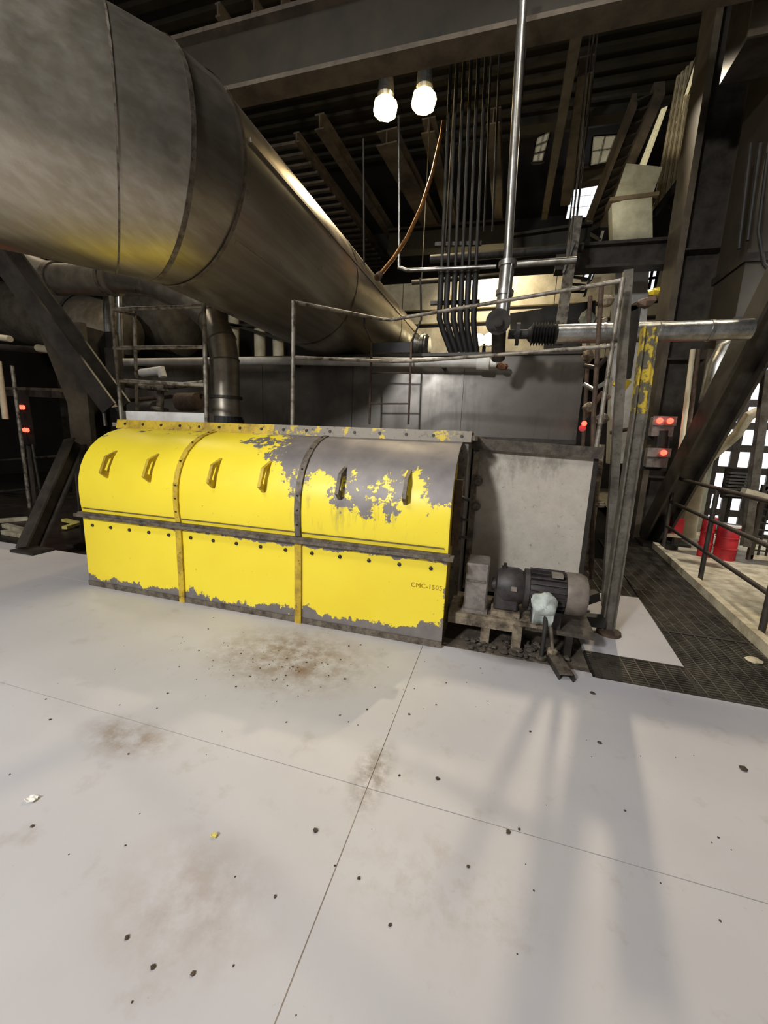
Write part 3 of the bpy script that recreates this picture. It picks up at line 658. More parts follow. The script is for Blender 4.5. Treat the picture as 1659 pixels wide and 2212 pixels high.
# pale column and cladding
e = thing('pale_column', 'pale grey green box column standing right of the gridded window', 'column', (2.402, 10, 3.706))
MB().bar((2.019, 10, 6.406), (2.177, 10, 5.363), .70, .3, (0, 1, 0)).build('upper_shaft', 'grey_green_paint', e)
MB().bar((2.177, 10, 5.363), (2.581, 10, 1.244), .60, .3, (0, 1, 0)).build('lower_shaft', 'white_paint', e)
MB().bar((2.046, 10, 6.452), (2.047, 10, 6.386), .86, .4, (0, 1, 0)).build('cap_plate', 'column_paint', e)
MB().bar((2.179, 10, 7.02), (2.054, 10, 6.451), .66, .1, (0, 1, 0)).build('gusset', 'grey_green_paint', e)
e = thing('siding', 'tall corrugated tan siding sheets on the right beside the dark column', 'wall panel', (2.935, 10.5, 6.287))
T0, T1, B0, B1 = Vector((2.656, 10.5, 8.804)), Vector((2.954, 10.5, 9.094)), Vector((2.577, 10.5, 6.322)), Vector((2.997, 10.5, 6.972))
for k in range(9):
    u0, u1 = k/9, (k+.93)/9; o = Vector((0, .05 if k % 2 else 0, 0)); q = [T0.lerp(T1, u0)+o, T0.lerp(T1, u1)+o, B0.lerp(B1, u1)+o, B0.lerp(B1, u0)+o]
    MB().add(q+[p+Vector((0, .04, 0)) for p in q], [(0, 1, 2, 3), (7, 6, 5, 4), (0, 4, 5, 1), (1, 5, 6, 2), (2, 6, 7, 3), (3, 7, 4, 0)]).build('sheet', 'cladding', e)
MB().bar(B0+Vector((0, -.05, 0)), B1+Vector((0, -.05, 0)), .1, .12).build('edge_angle', 'dark_steel', e)
MB().bar(B0+Vector((0, .1, 0)), (B0.x+.4, 10.6, -.24), .1, .1).build('support_post', 'brace_paint', e)
# stairway underside with treads
e = thing('stairway', 'dark stairway rising to the right beneath the roof, seen from below', 'stair', (1.852, 12, 7.104))
for a, b, w in (((1.917, 12, 6.995), (2.156, 9.5, 7.984), .18), ((1.489, 12, 6.829), (1.779, 9.5, 7.866), .08)): MB().bar(a, b, w, .3).build('stringer', 'joist_paint', e)
for k in range(13):
    a = Vector((1.917, 12, 6.995)).lerp(Vector((2.156, 9.5, 7.984)), k/12.5); b = Vector((1.489, 12, 6.829)).lerp(Vector((1.779, 9.5, 7.866)), k/12.5)
    MB().bar(a, b, .24, .03).build('tread', 'girder_paint', e)
e = thing('access_ladder', 'short steep ladder rising below the gridded window', 'ladder', (1.229, 10, 5.165))
for a, b in (((1.007, 10, 4.724), (1.307, 10, 6.141)), ((1.391, 10, 4.704), (1.593, 10, 5.926))): MB().bar(a, b, .05, .08).build('stile', 'galvanised', e)
for k in range(9):
    a = Vector((1.007, 10, 4.724)).lerp(Vector((1.307, 10, 6.141)), (k+.7)/10); b = Vector((1.391, 10, 4.704)).lerp(Vector((1.593, 10, 5.926)), (k+.7)/10)
    MB().bar(a, b, .08, .03).build('rung', 'dark_steel', e)
e = thing('hanging_strut', 'leaning dark strut with a bright edge behind the guard rail', 'strut', (0.819, 8, 3.652))
MB().ibeam((0.827, 7.75, 5.19), (0.757, 7.75, 3.257), .16, .12, .02).build('strut', 'rail_steel', e)
q = (0.827, 7.75, 5.19); MB().sweep([q, (q[0], q[1], 9.6)], .015, 6).build('hanger_rod', 'dark_steel', e)
MB().bar((0.702, 7.65, 4.343), (0.819, 7.65, 4.778), .03, .03).build('edge_bar', 'silver_jacket', e)

# ------------------------------------------------------------------ right side: columns, braces, walkway, railing
e = thing('building_column', 'massive dark steel column at the far end of the grating walkway', 'column', (2.65, 8.0, 0))
MB().box(2.33, 2.42, 7.75, 8.35, -.5, 9.6).build('flange', 'column_paint', e)
MB().box(2.95, 3.04, 7.75, 8.35, -.5, 8.9).build('flange', 'column_paint', e)
MB().box(2.42, 2.95, 8.0, 8.08, -.5, 8.9).build('web', 'brace_paint', e)
MB().box(2.2, 3.15, 7.6, 8.5, -.05, .03).build('base_plate', 'dark_steel', e)
for z in (1.1, 3.0, 4.6): MB().box(2.42, 2.95, 7.78, 8.0, z, z+.03).build('stiffener', 'brace_paint', e)
e = thing('corner_duct', 'dark boxy duct high at the right edge, beside the massive column', 'duct', (2.984, 7, 3.375))
MB().box(2.75, 4.6, 6.6, 7.4, 3.3, 9.4).build('shell', 'duct_paint', e)
MB().box(2.72, 4.63, 6.57, 7.43, 3.95, 4.05).build('stiffening_band', 'dark_steel', e)
MB().box(2.72, 4.63, 6.57, 7.43, 3.22, 3.3).build('flange', 'dark_steel', e)
for i, (a, b) in enumerate((((2.499, 6.4, 5.17), (2.572, 6.4, 4.035)), ((2.591, 6.4, 5.157), (2.647, 6.4, 4.121)), ((2.686, 6.4, 5.05), (2.738, 6.4, 4.215)))):
    tag(MB().sweep([a, b] if i < 2 else [a, b, (2.857, 6.4, 3.849), (3.09, 6.4, 3.576)], .022, 8).build('wall_conduit', 'conduit_grey', smooth=True),
        ('left of three thin conduits on the dark duct at the right edge', 'middle of three thin conduits on the dark duct at the right edge', 'right one of three thin conduits on the dark duct, bending at its foot')[i], 'conduit', 'conduits at the right edge')
e = thing('junction_box', 'pale grey box hung at the top right corner', 'box', (2.286, 6, 5.939)); c = Vector((2.27, 6, 6.145))
MB().box(c.x-.16, c.x+.6, 5.9, 6.5, c.z-.25, c.z+.6).build('box', 'brace_paint', e)
MB().box(c.x-.18, c.x+.62, 5.87, 5.9, c.z-.27, c.z+.62).build('lid', 'column_paint', e)
e = thing('diagonal_brace', 'thick dark diagonal brace from the column foot to the right edge', 'brace', (2.62, 7.75, 0))
MB().ibeam((2.60, 7.75, .06), (2.52, 3.4, 5.55), .32, .32, .035, (1, 0, 0)).build('beam', 'brace_paint', e)
MB().box(2.35, 2.85, 7.3, 7.8, 0, .06).build('foot_plate', 'dark_steel', e)
MB().bar((2.60, 7.72, .02), (2.60, 7.3, .5), .04, .4).build('gusset', 'dark_steel', e)

# tall posts right of the casing panel
e = thing('tall_post', 'tall H section post with yellow flaking paint on a round foot plate', 'post', (1.02, 3.69, 0))
MB().ibeam((1.02, 3.69, .02), (1.015, 3.69, 1.86), .10, .10, .012, (1, 0, 0)).build('lower_shaft', 'post_steel', e)
MB().ibeam((1.015, 3.69, 1.86), (1.00, 3.69, 2.5), .10, .10, .012, (1, 0, 0)).build('upper_shaft', 'post_yellow', e)
MB().lathe((1.03, 3.66, 0), (1.03, 3.66, 1), [(0, .10), (.025, .095), (.03, .06)], 14).build('foot_plate', 'rusty', e)
MB().bar((.98, 3.67, .10), (.55, 3.62, .10), .09, .09).build('foot_channel', 'conduit_grey', e)
MB().lump((0.957, 3.72, 2.683), .07, 8).build('clamp', 'rusty', e)
MB().lump((1.007, 3.75, 2.765), .05, 9).build('clamp', 'flaky_yellow', e)
e = thing('tall_post', 'slim grey galvanised post carrying the right end of the guard rail', 'post', (.93, 4.15, 0))
MB().bar((1.107, 4.15, 0.06), (0.895, 4.15, 3.072), .07, .07).build('shaft', 'post_steel', e)
MB().bar((1.007, 4.1, 0.183), (0.795, 4, 0.109), .09, .09).build('foot_channel', 'conduit_grey', e)
e = thing('tall_post', 'thin grimy pipe post directly beside the casing panel edge', 'post', (.9, 4.4, 0))
MB().sweep([(0.985, 4.3, 0.277), (0.809, 4.3, 1.846), (0.73, 4.3, 3.044)], .022, 8).build('shaft', 'rusty', e)
MB().sweep([(0.917, 4.35, 0.35), (0.905, 4.35, 1.611)], .05, 8).build('hose_bundle', 'grimy_base', e)
for p in ((0.881, 4.2, 1.396), (0.944, 4.2, 1.047), (0.869, 4.2, 1.264)): MB().lump(p, .05, int(p[2]*100)).build('clamp', 'grimy_base', e)
e = thing('hanging_channel', 'dark brown channel hanging before the silver pipe, left of the yellow post', 'bracket', (1.035, 4.4, 2.198))
MB().bar((1.058, 4.5, 2.887), (1.059, 4.5, 2.241), .12, .06, (0, 1, 0)).build('channel', 'brace_paint', e)
MB().bar((1.075, 4.5, 2.241), (1.03, 4.5, 2.155), .13, .05, (0, 1, 0)).build('end_bracket', 'flaky_yellow', e)
MB().bar((1.03, 4.5, 2.864), (1.131, 4.5, 2.911), .06, .06).build('arm', 'rusty', e)
MB().sweep([(0.968, 4.3, 1.722), (1.155, 4.3, 1.771)], .018, 8).build('tie_bar', 'rusty', e)
e = thing('valve_station', 'cluttered rusty valves and bent lines beside the tank end', 'valve', (1.081, 5.2, 1.771))
rr_ = random.Random(4)
for k, abc in enumerate((((0.874, 5.6, 2.55), (1.003, 5.5, 2.505), (1.075, 5.4, 2.616)), ((0.978, 5.6, 1.947), (1.069, 5.4, 2.203), (1.164, 5.4, 2.151)), ((0.875, 5.8, 3.397), (0.934, 5.8, 2.694), (0.977, 5.7, 1.838), (1.067, 5.7, 0.041)), ((0.884, 5.5, 2.32), (0.975, 5.4, 2.244), (1.155, 5.4, 2.369)))):
    MB().sweep(list(abc), .025, 8).build('line', ('dark_steel', 'rusty', 'rusty', 'galvanised')[k], e, True)
for p in ((0.967, 5.5, 2.05), (0.876, 5.5, 2.638), (1.106, 5.4, 1.911), (0.999, 5.4, 3.215), (1.009, 5.6, 3.021)): MB().lump(p, .075, int(p[2]*77), .9).build('valve_body', 'grimy_base', e)
MB().lathe((0.891, 5.3, 1.794), (0.841, 5, 1.783), [(0, .04), (.08, .04)], 10).build('lamp_body', 'red_paint', e)
MB().lathe((0.888, 5.2, 1.843), (0.837, 4.9, 1.829), [(0, .03), (.03, .026), (.04, .01)], 10).build('indicator_lamp', 'red_lamp', e, label='small glowing red indicator')

# red-lamp control boxes by the column
def ctrl(label, c, lamps):
    e = thing('control_box', label, 'box', c, 'red lamp boxes by the column'); c = Vector(c)
    MB().box(c.x-.15, c.x+.15, c.y, c.y+.16, c.z-.15, c.z+.15).build('enclosure', 'guard_grey', e, bevel=.012)
    lp = MB().box(c.x-.16, c.x+.16, c.y-.02, c.y, c.z+.02, c.z+.16).build('lamp_panel', 'guard_grey', e)
    for dx in lamps: MB().lathe((c.x+dx, c.y-.02, c.z+.09), (c.x+dx, c.y-1, c.z+.09), [(0, .045), (.03, .04), (.05, .015)], 12).build('indicator_lamp', 'red_lamp', lp)
    MB().box(c.x-.2, c.x+.2, c.y+.16, c.y+.2, c.z-.2, c.z+.1).build('back_plate', 'dark_steel', e)
ctrl('upper grey control box with two glowing red lamps', (2.371, 7.3, 1.924), (-.07, .07))
ctrl('lower grey control box with one glowing red lamp', (2.365, 7.3, 1.439), (.06,))
e = thing('push_station', 'dark cylinder fitting between the two red lamp boxes', 'box', (2.391, 7.35, 1.548))
MB().lathe((2.404, 7.4, 1.569), (2.39, 7.4, 1.8), [(0, .12), (.3, .12)], 14).build('drum', 'dark_steel', e)
e = thing('wall_section', 'cream wall section behind the massive column and red lamp boxes', 'wall panel', (3.2, 9.3, 0))
for k, (x0, x1, mt) in enumerate(((2.55, 3.2, 'cream_paint'), (3.2, 3.42, 'brace_paint'), (3.42, 3.8, 'cream_paint'), (3.8, 3.93, 'grey_green_paint'))):
    MB().box(x0+.01, x1-.01, 9.2, 9.4, -.2, 3.6).build('panel', mt, e)
for i, (a, b, r, mt) in enumerate((((2.554, 7.2, 3.034), (2.631, 7.2, 1.316), .035, 'cream_paint'), ((2.629, 7.2, 3.033), (2.693, 7.2, 1.39), .03, 'rusty'), ((3.401, 8.6, 2.963), (3.441, 8.6, -0.218), .16, 'cream_paint'))):
    tag(MB().sweep([a, b], r, 12).build('stand_pipe', mt, smooth=True), ('pale thin stand pipe right of the red lamp boxes', 'rust brown thin stand pipe right of the pale one', 'thick cream stand pipe behind the diagonal brace')[i], 'pipe')
e = thing('insulated_elbow', 'foil wrapped elbow under the silver pipe by the diagonal brace', 'pipe', (2.674, 6.5, 2.63))
MB().sweep([(2.888, 6.5, 2.995), (2.685, 6.5, 2.87), (2.628, 6.5, 2.688), (2.611, 6.5, 2.218)], .13, 16).build('jacket', 'silver_jacket', e, True)
e = thing('cream_hose', 'cream painted bent pipe rising to the right edge behind the brace', 'pipe', (2.823, 7.2, 1.221))
MB().sweep([(2.796, 7.2, 1.198), (3.192, 7, 1.823), (3.252, 6.9, 2.089), (3.357, 6.9, 2.153), (3.614, 6.9, 2.171)], .065, 14).build('pipe', 'kerb_paint', e, True)
# bright clutter beyond the railing
def tower(label, x, y, mat, w=.25, h=4.5, n=3):
    e = thing('pipe_rack', label, 'pipe rack', (x, y, 0))
    for k in range(n): MB().sweep([(x+k*w, y, -.2), (x+k*w, y, h)], .05+.02*(k % 2), 12).build('pipe', mat if k % 2 == 0 else 'galvanised', e, True)
    for z in (.6, 1.5, 2.4, 3.4): MB().bar((x-.15, y-.05, z), (x+n*w, y-.05, z), .06, .06).build('clip_bar', 'dark_steel', e)
tower('silver pipe rack at the right edge, nearest the railing', 4.35, 6.6, 'silver_jacket', .16, 3.2, 3)
tower('silver pipe rack farther back, right of the cream wall section', 4.95, 8.6, 'silver_jacket', .2, 4, 4)
def cage(label, x0, x1, y, z0, z1):
    e = thing('mesh_cage', label, 'cage', ((x0+x1)/2, y, z0))
    n = int((x1-x0)/.09); m = MB()
    for k in range(n+1): m.bar((x0+(x1-x0)*k/n, y, z0), (x0+(x1-x0)*k/n, y, z1), .022, .02)
    n = int((z1-z0)/.1)
    for k in range(n+1): m.bar((x0, y, z0+(z1-z0)*k/n), (x1, y, z0+(z1-z0)*k/n), .022, .022)
    m.build('mesh', 'dark_steel', e, kind='stuff')
    for x in (x0, x1): MB().bar((x, y, z0-.05), (x, y, z1+.05), .06, .06).build('frame_post', 'brace_paint', e)
    for z in (z0, z1): MB().bar((x0, y, z), (x1, y, z), .06, .06).build('frame_rail', 'kerb_paint', e)
cage('dark mesh cage beyond the railing at the right edge', 3.6, 5.2, 6.9, .1, 1.1)
window(8, ((3.95, 9.3, 3.3), (6.3, 9.0, 3.3), (6.3, 9.0, -.0), (3.95, 9.3, -.0)), 'window_glass', 8, 8, t=.13)  # glowing panes added to brighten the area beyond the railing
e = thing('louvre_vent', 'grey slatted louvre vent beyond the railing', 'vent', (3.597, 7.6, 1.057)); c = Vector((3.591, 7.6, 1.093))
for k in range(8): MB().box(c.x-.12, c.x+.12, 7.55, 7.65, c.z-.2+k*.05, c.z-.17+k*.05).build('slat', 'galvanised', e)
MB().box(c.x-.02, c.x+.02, 7.66, 7.7, -.01, c.z).build('stand_post', 'dark_steel', e)
MB().box(c.x-.14, c.x+.14, 7.65, 7.7, c.z-.24, c.z+.24).build('frame', 'dark_steel', e)
def drum(label, c, r, h, lid):
    e = thing('red_drum', label, 'drum', (c[0], c[1], -.01), 'red drums beyond the railing')
    MB().lathe((c[0], c[1], -.01), (c[0], c[1], 1), [(0, r), (.02, r), (h*.33, r), (h*.34, r+.012), (h*.36, r+.012), (h*.37, r), (h*.66, r), (h*.67, r+.012), (h*.69, r+.012), (h*.7, r), (h-.02, r), (h, r-.01)], 24).build('shell', 'red_paint', e, True)
    MB().lathe((c[0], c[1], h-.01), (c[0], c[1], 2), [(0, r+.01), (.03, r+.01)], 24).build('lid', lid, e, True)
drum('tall narrow red drum beyond the railing, behind the near post', (3.12, 7.1), .085, .58, 'red_paint')
drum('wide red drum beyond the railing, right of the narrow one', (3.36, 7.05), .135, .50, 'paper')
e = thing('red_sign_board', 'small red board with pale lower edge behind the railing corner', 'board', (2.817, 7.4, 0.306)); c = Vector((2.817, 7.4, 0.344))
MB().box(c.x-.14, c.x+.1, 7.4, 7.43, c.z-.1, c.z+.15).build('board', 'red_paint', e)
MB().box(c.x-.14, c.x+.1, 7.39, 7.44, c.z-.16, c.z-.1).build('edge_strip', 'cream_paint', e)
MB().sweep([(c.x, 7.45, -.02), (c.x, 7.45, c.z)], .02, 8).build('stem', 'dark_steel', e)
e = thing('gantry', 'grey steel frame post and sill at the far right beyond the railing', 'frame', (4.1, 6.3, 0))
MB().ibeam((3.268, 6.4, 0.342), (3.118, 6.4, 2.611), .09, .09, .015).build('post', 'post_steel', e)
MB().bar((3.118, 6.4, 1.075), (3.563, 6.4, 0.968), .12, .1).build('sill', 'kerb_paint', e)

# walkway railing and kerb
def wk(t, off=0.): return (2.24+.0873*(t-3.5)+off, t)
e = thing('walkway_railing', 'dark three bar railing along the right side of the grating walkway', 'railing', (*wk(5), 0))
for t in (2.4, 4.0, 5.45, 7.05): MB().sweep([(*wk(t), -.02), (*wk(t), 1.17)], .026, 10).build('post', 'brace_paint', e, True)
for z in (.42, .80, 1.17): MB().sweep([(*wk(7.05), z), (*wk(1.9), z)], .023, 10).build('rail', 'brace_paint', e, True)
e = thing('walkway_kerb', 'cream kerb strip at the foot of the walkway railing', 'kerb', (*wk(5), 0))
for k in range(4):
    t0, t1 = 2.9+k*1.1, 3.99+k*1.1
    MB().bar((*wk(t0, -.05), .045), (*wk(t1, -.05), .045), .07, .10).build('kerb_length', 'kerb_paint', e)

# gratings
def grating(label, poly, bar='X', pitch=.032, cross=.1):
    xs = [p[0] for p in poly]; ys = [p[1] for p in poly]
    e = thing('floor_grating', label, 'grating', (sum(xs)/len(xs), sum(ys)/len(ys), -.04))
    def span(c, ax):
        out = []; n = len(poly)
        for i in range(n):
            a, b = poly[i], poly[(i+1) % n]
            if (a[ax]-c)*(b[ax]-c) < 0: t = (c-a[ax])/(b[ax]-a[ax]); out.append(a[1-ax]+t*(b[1-ax]-a[1-ax]))
        return (min(out), max(out)) if len(out) > 1 else None
    m = MB(); y = min(ys)+pitch/2
    while y < max(ys):
        s = span(y, 1)
        if s: m.box(s[0], s[1], y-.0035, y+.0035, -.035, -.002)
        y += pitch
    m.build('bearing_bars', 'grate_dark', e, kind='stuff')
    m = MB(); x = min(xs)+cross/2
    while x < max(xs):
        s = span(x, 0)
        if s: m.box(x-.004, x+.004, s[0], s[1], -.012, -.001)
        x += cross
    m.build('cross_bars', 'grate_dark', e, kind='stuff')
    m = MB()
    for i in range(len(poly)):
        a, b = poly[i], poly[(i+1) % len(poly)]; m.bar((*a, -.02), (*b, -.02), .012, .04)
    m.build('edge_frame', 'dark_steel', e)
grating('short floor grating strip in front, between motor and walkway', [(.765, 2.89), (1.40, 2.89), (1.445, 3.262), (.765, 3.262)])
grating('nearest walkway grating panel, at the right edge of the floor', [(1.41, 2.89), (2.16, 2.89), (2.20, 3.9), (1.505, 3.9), (1.455, 3.262)])
grating('second walkway grating panel, beside the pale floor wedge', [(1.507, 3.91), (2.2, 3.91), (2.29, 5.0), (1.585, 5.0)])
grating('third walkway grating panel, beyond the pale floor wedge', [(1.585, 5.01), (2.29, 5.01), (2.39, 6.2), (1.67, 6.2)])
grating('last walkway grating panel, before the dark column foot', [(1.67, 6.21), (2.39, 6.21), (2.5, 7.6), (1.76, 7.6)])
grating('side grating panel behind the pale floor wedge', [(.85, 4.73), (1.565, 4.73), (1.67, 6.2), (.95, 6.2)])
tag(MB().lump((2.02, 3.55, .012), .055, 12, .3).build('dust_clump', 'kerb_paint'), 'pale dust clump lying on the near walkway grating', 'debris')

# ------------------------------------------------------------------ motor and gearbox on its stand
st = thing('motor_stand', 'grimy steel stand with four stubby legs beside the yellow hood', 'stand', (.1, 3.3, 0))
MB().box(-.30, .47, 3.10, 3.58, .195, .225).build('top_plate', 'grimy_base', st)
MB().bar((-.30, 3.11, .165), (.24, 3.11, .165), .03, .06).build('front_rail', 'grimy_base', st)
for x, y in ((.0, 3.135), (.24, 3.11), (.0, 3.54), (.24, 3.54)): MB().box(x-.035, x+.035, y-.03, y+.03, .0, .196).build('leg', 'grimy_base', st)
MB().box(.30, .80, 3.12, 3.5, .16, .195).build('motor_slide', 'grime_dark', st)
for y in (3.14, 3.46): MB().bar((.62, y, 0), (.62, y, .16), .05, .05).build('leg', 'dark_steel', st)
gb = thing('shaft_guard', 'upright grey sheet metal shaft guard next to the hood end', 'guard', (-.10, 3.3, .225))
MB().box(-.19, -.01, 3.17, 3.45, .225, .63).build('cover', 'guard_grey', gb, bevel=.012)
MB().box(-.20, .0, 3.14, 3.48, .225, .25).build('foot_flange', 'guard_grey', gb)
MB().box(-.185, -.03, 3.16, 3.172, .48, .495).build('seam_strip', 'rib_grey', gb)
gx = thing('gearbox', 'dark rounded gear reducer between the shaft guard and the motor', 'gearbox', (.14, 3.3, .225))
MB().lathe((.02, 3.3, .44), (1, 3.3, .44), [(0, .05), (.03, .06), (.04, .13), (.10, .155), (.20, .155), (.245, .13), (.25, .16), (.285, .16)], 24).build('body', 'motor_dark', gx, True)
MB().box(.045, .235, 3.17, 3.43, .27, .44).build('lower_case', 'motor_dark', gx, bevel=.015)
MB().box(.03, .25, 3.14, 3.46, .225, .27).build('feet', 'grimy_base', gx)
MB().lathe((.11, 3.3, .585), (.11, 3.3, 1), [(0, .022), (.02, .022), (.021, .012), (.045, .012)], 10).build('breather', 'dark_steel', gx)
MB().box(.165, .21, 3.136, 3.146, .455, .49).build('name_plate', 'motor_cover', gx)
mo = thing('electric_motor', 'finned dark electric motor with pale dented fan cover', 'motor', (.5, 3.3, .195))
mf = MB().lathe((.29, 3.3, .44), (1, 3.3, .44), [(0, .145), (.02, .148), (.27, .148), (.29, .14)], 28).build('frame', 'motor_dark', mo, True)
for k in range(22):
    a = 2*math.pi*k/22; c, s_ = math.cos(a), math.sin(a)
    MB().bar((.31, 3.3+c*.158, .44+s_*.158), (.565, 3.3+c*.158, .44+s_*.158), .006, .03, (0, c, s_)).build('cooling_fin', 'motor_dark', mf)
MB().lathe((.575, 3.3, .44), (1, 3.3, .44), [(0, .165), (.02, .168), (.11, .168), (.15, .15), (.165, .10)], 28).build('fan_cover', 'motor_cover', mo, True)
for y in (3.19, 3.41): MB().box(.33, .55, y-.05, y+.05, .195, .33).build('foot', 'motor_dark', mo)
MB().box(.46, .54, 3.19, 3.27, .585, .612).build('name_plate', 'motor_cover', mo)
MB().lathe((.40, 3.145, .42), (.40, 3.0, .42), [(0, .07), (.07, .07), (.075, .05)], 16).build('terminal_box', 'rusty', mo)
# white rag over the terminal box
m = MB(); n = 26; rr_ = random.Random(11); rings = []
for i in range(8):
    th = i/7*1.75; q = []
    for k in range(n):
        a = 2*math.pi*k/n; w = 1+.10*math.sin(a*5+i)*(i/7)+.05*rr_.random()
        r = .088*math.sin(min(th, 1.57))*w; drop = (.045 if math.sin(a) < -.55 and i > 5 else 0)
        q.append((.405+r*math.cos(a), 3.035-.06*math.cos(th)+.03*(i/7)*math.sin(a*3), .425+r*1.05*math.sin(a)-drop*(i-5)))
    rings.append(q)
m.add([p for q in rings for p in q], [(i*n+k, i*n+(k+1) % n, (i+1)*n+(k+1) % n, (i+1)*n+k) for i in range(7) for k in range(n)])
rag = m.build('rag', 'rag_cloth', smooth=True); tag(rag, 'pale grey green rag wrapped around the motor terminal box', 'rag')
sol = rag.modifiers.new('thick', 'SOLIDIFY'); sol.thickness = .006
e = thing('cable_conduit', 'two flexible conduits dropping from the motor terminal box to the floor', 'conduit', (.43, 3.02, 0))
MB().sweep([(.425, 3.06, .36), (.43, 3.03, .25), (.425, 3.02, .02)], .017, 10).build('tube', 'conduit_grey', e, True)
MB().sweep([(.45, 3.06, .34), (.475, 3.04, .22), (.50, 3.0, .06), (.52, 2.98, .02)], .014, 10).build('tube', 'rib_grey', e, True)
MB().lathe((.425, 3.02, 0), (.425, 3.02, 1), [(0, .04), (.02, .04)], 12).build('floor_flange', 'rib_grey', e)
e = thing('steel_channel', 'short grimy steel channel lying on the floor in front of the conduits', 'offcut', (.55, 2.9, 0))
MB().bar((.505, 3.03, .05), (.565, 2.76, .05), .095, .012).build('web', 'rib_grey', e)
for s_ in (-.045, .045): MB().bar((.505+s_, 3.03, .026), (.565+s_, 2.76, .026), .008, .05).build('flange', 'dark_steel', e)
MB().lump((.50, 3.02, .07), .05, 21, .6).build('dirt_cake', 'grimy_base', e)
m = MB(); rr_ = random.Random(5)
for k in range(70):
    x = rr_.gauss(.22, .2); y = rr_.gauss(3.08, .09)
    if x < -.25 or x > .66 or y < 2.97: continue
    r = .012+.022*rr_.random(); m.lump((x, y, r*.2), r, k, .5, 6)
o = m.build('spilled_sludge', 'grime_dark', smooth=True); o['kind'] = 'stuff'; tag(o, 'crumbly grey brown spill on the floor under the motor stand', 'spill')

# ------------------------------------------------------------------ left side: column, braces, vessels, clutter
e = thing('building_column', 'dark steel column behind the left end of the yellow hood', 'column', (-5.6, 4.6, -.24))
MB().box(-6.15, -5.75, 4.5, 4.58, -.24, 3.0).build('flange', 'column_paint', e)
MB().box(-5.98, -5.92, 4.58, 5.0, -.24, 3.0).build('web', 'dark_steel', e)
MB().box(-6.15, -5.75, 5.0, 5.08, -.24, 3.0).build('flange', 'dark_steel', e)
MB().prism([(-6.55, 2.9), (-6.15, 2.9), (-6.15, 1.9)], 'Y', 4.5, 4.54).build('gusset', 'column_paint', e)
MB().box(-6.3, -5.6, 4.35, 5.2, -.24, -.2).build('base_plate', 'dark_steel', e)
MB().box(-5.6, -5.45, 4.7, 4.85, -.24, 2.7).build('side_angle', 'dark_steel', e)
e = thing('diagonal_brace', 'dark flanged brace falling from the upper left corner to the hood', 'brace', (-4.689, 4, 1.932))
MB().ibeam((-6.079, 3.6, 3.969), (-4.764, 4.1, 1.838), .24, .26, .03, (0, 1, 0)).build('beam', 'brace_paint', e)
e = thing('diagonal_brace', 'dark brace leaning up from the floor to the left column', 'brace', (-5.683, 3.506, 0))
MB().ibeam((-5.74, 3.52, -0.01), (-5.959, 4.42, 1.352), .2, .2, .025, (0, 1, 0)).build('beam', 'brace_paint', e)
MB().box(-5.8, -5.4, 3.35, 3.6, 0, .03).build('foot_plate', 'dark_steel', e)
e = thing('process_vessel', 'pale grey horizontal vessel half hidden under the big duct', 'vessel', (-9.282, 8, 3.798))
a, b = Vector((-11.977, 8.5, 4.347)), Vector((-8.339, 8.5, 3.729))
MB().lathe(a, b, [(-1.8, .75), (1.4, .75), (1.6, .73), (2.4, .68), (2.7, .5), (2.8, .2)], 32).build('shell', 'jacket_grey', e, True)
MB().lathe(a, b, [(1.35, .78), (1.45, .78)], 32, False).build('girth_band', 'galvanised', e, True)
MB().box(a.x+.5, a.x+.8, 8.2, 8.8, -.24, a.z-.5).build('saddle', 'dark_steel', e)
e = thing('process_vessel', 'dark vessel deeper in, between the elbow duct and the pale vessel', 'vessel', (-9.209, 9.5, 4.394))
MB().lathe((-10.989, 10.2, 4.768), (-8.748, 10.2, 4.56), [(0, .3), (.1, .8), (1.8, .9), (2.0, .4)], 28).build('shell', 'jacket_grey', e, True)
MB().box(-7.6, -7.2, 10, 10.4, -.24, 3.4).build('saddle', 'dark_steel', e)
for i, (a, b, r, mt, lb) in enumerate((((-6.018, 5.2, 3.826), (-6.094, 5.2, 2.65), .07, 'silver_jacket', 'shiny vertical pipe under the insulated duct at the left'),
                                 ((-6.917, 6.2, 4.238), (-6.998, 6.2, 2.849), .05, 'galvanised', 'thinner vertical pipe beside the shiny one at the left'),
                                 ((-5.606, 4.6, 2.217), (-5.582, 4.6, 1.6), .025, 'silver_jacket', 'bright slim pipe above the left end of the hood'),
                                 ((-7.199, 4.9, 2.77), (-6.224, 4.8, 2.663), .055, 'cream_paint', 'short cream pipe stub left of the dark column'),
                                 ((-9.123, 5.5, 3.128), (-8.746, 5.5, 3.086), .055, 'cream_paint', 'short cream pipe at the left picture edge'),
                                 ((-8.94, 5.3, 2.92), (-6.924, 5.3, 2.775), .05, 'dark_steel', 'dark horizontal pipe under the cream stubs'),
                                 ((-10.794, 6.5, 2.907), (-10.8, 6.5, 1.666), .06, 'cream_paint', 'pale vertical pipe at the left picture edge'),
                                 ((-9.903, 6.2, 2.751), (-9.906, 6.2, -0.382), .035, 'rail_steel', 'long thin leaning post left of the red lamps'))):
    tag(MB().sweep([a, b], r, 12).build('service_pipe', mt, smooth=True), lb, 'pipe')
e = thing('lamp_column', 'dark post carrying two glowing red lamps at the left', 'signal', (-10.443, 6.6, 1.114))
MB().bar((-10.37, 6.6, 2.185), (-10.325, 6.6, 1.119), .2, .16, (0, 1, 0)).build('housing', 'black_rubber', e)
MB().sweep([(-10.43, 6.66, 1.219), (-10.444, 6.66, -0.623)], .05, 8).build('post', 'brace_paint', e)
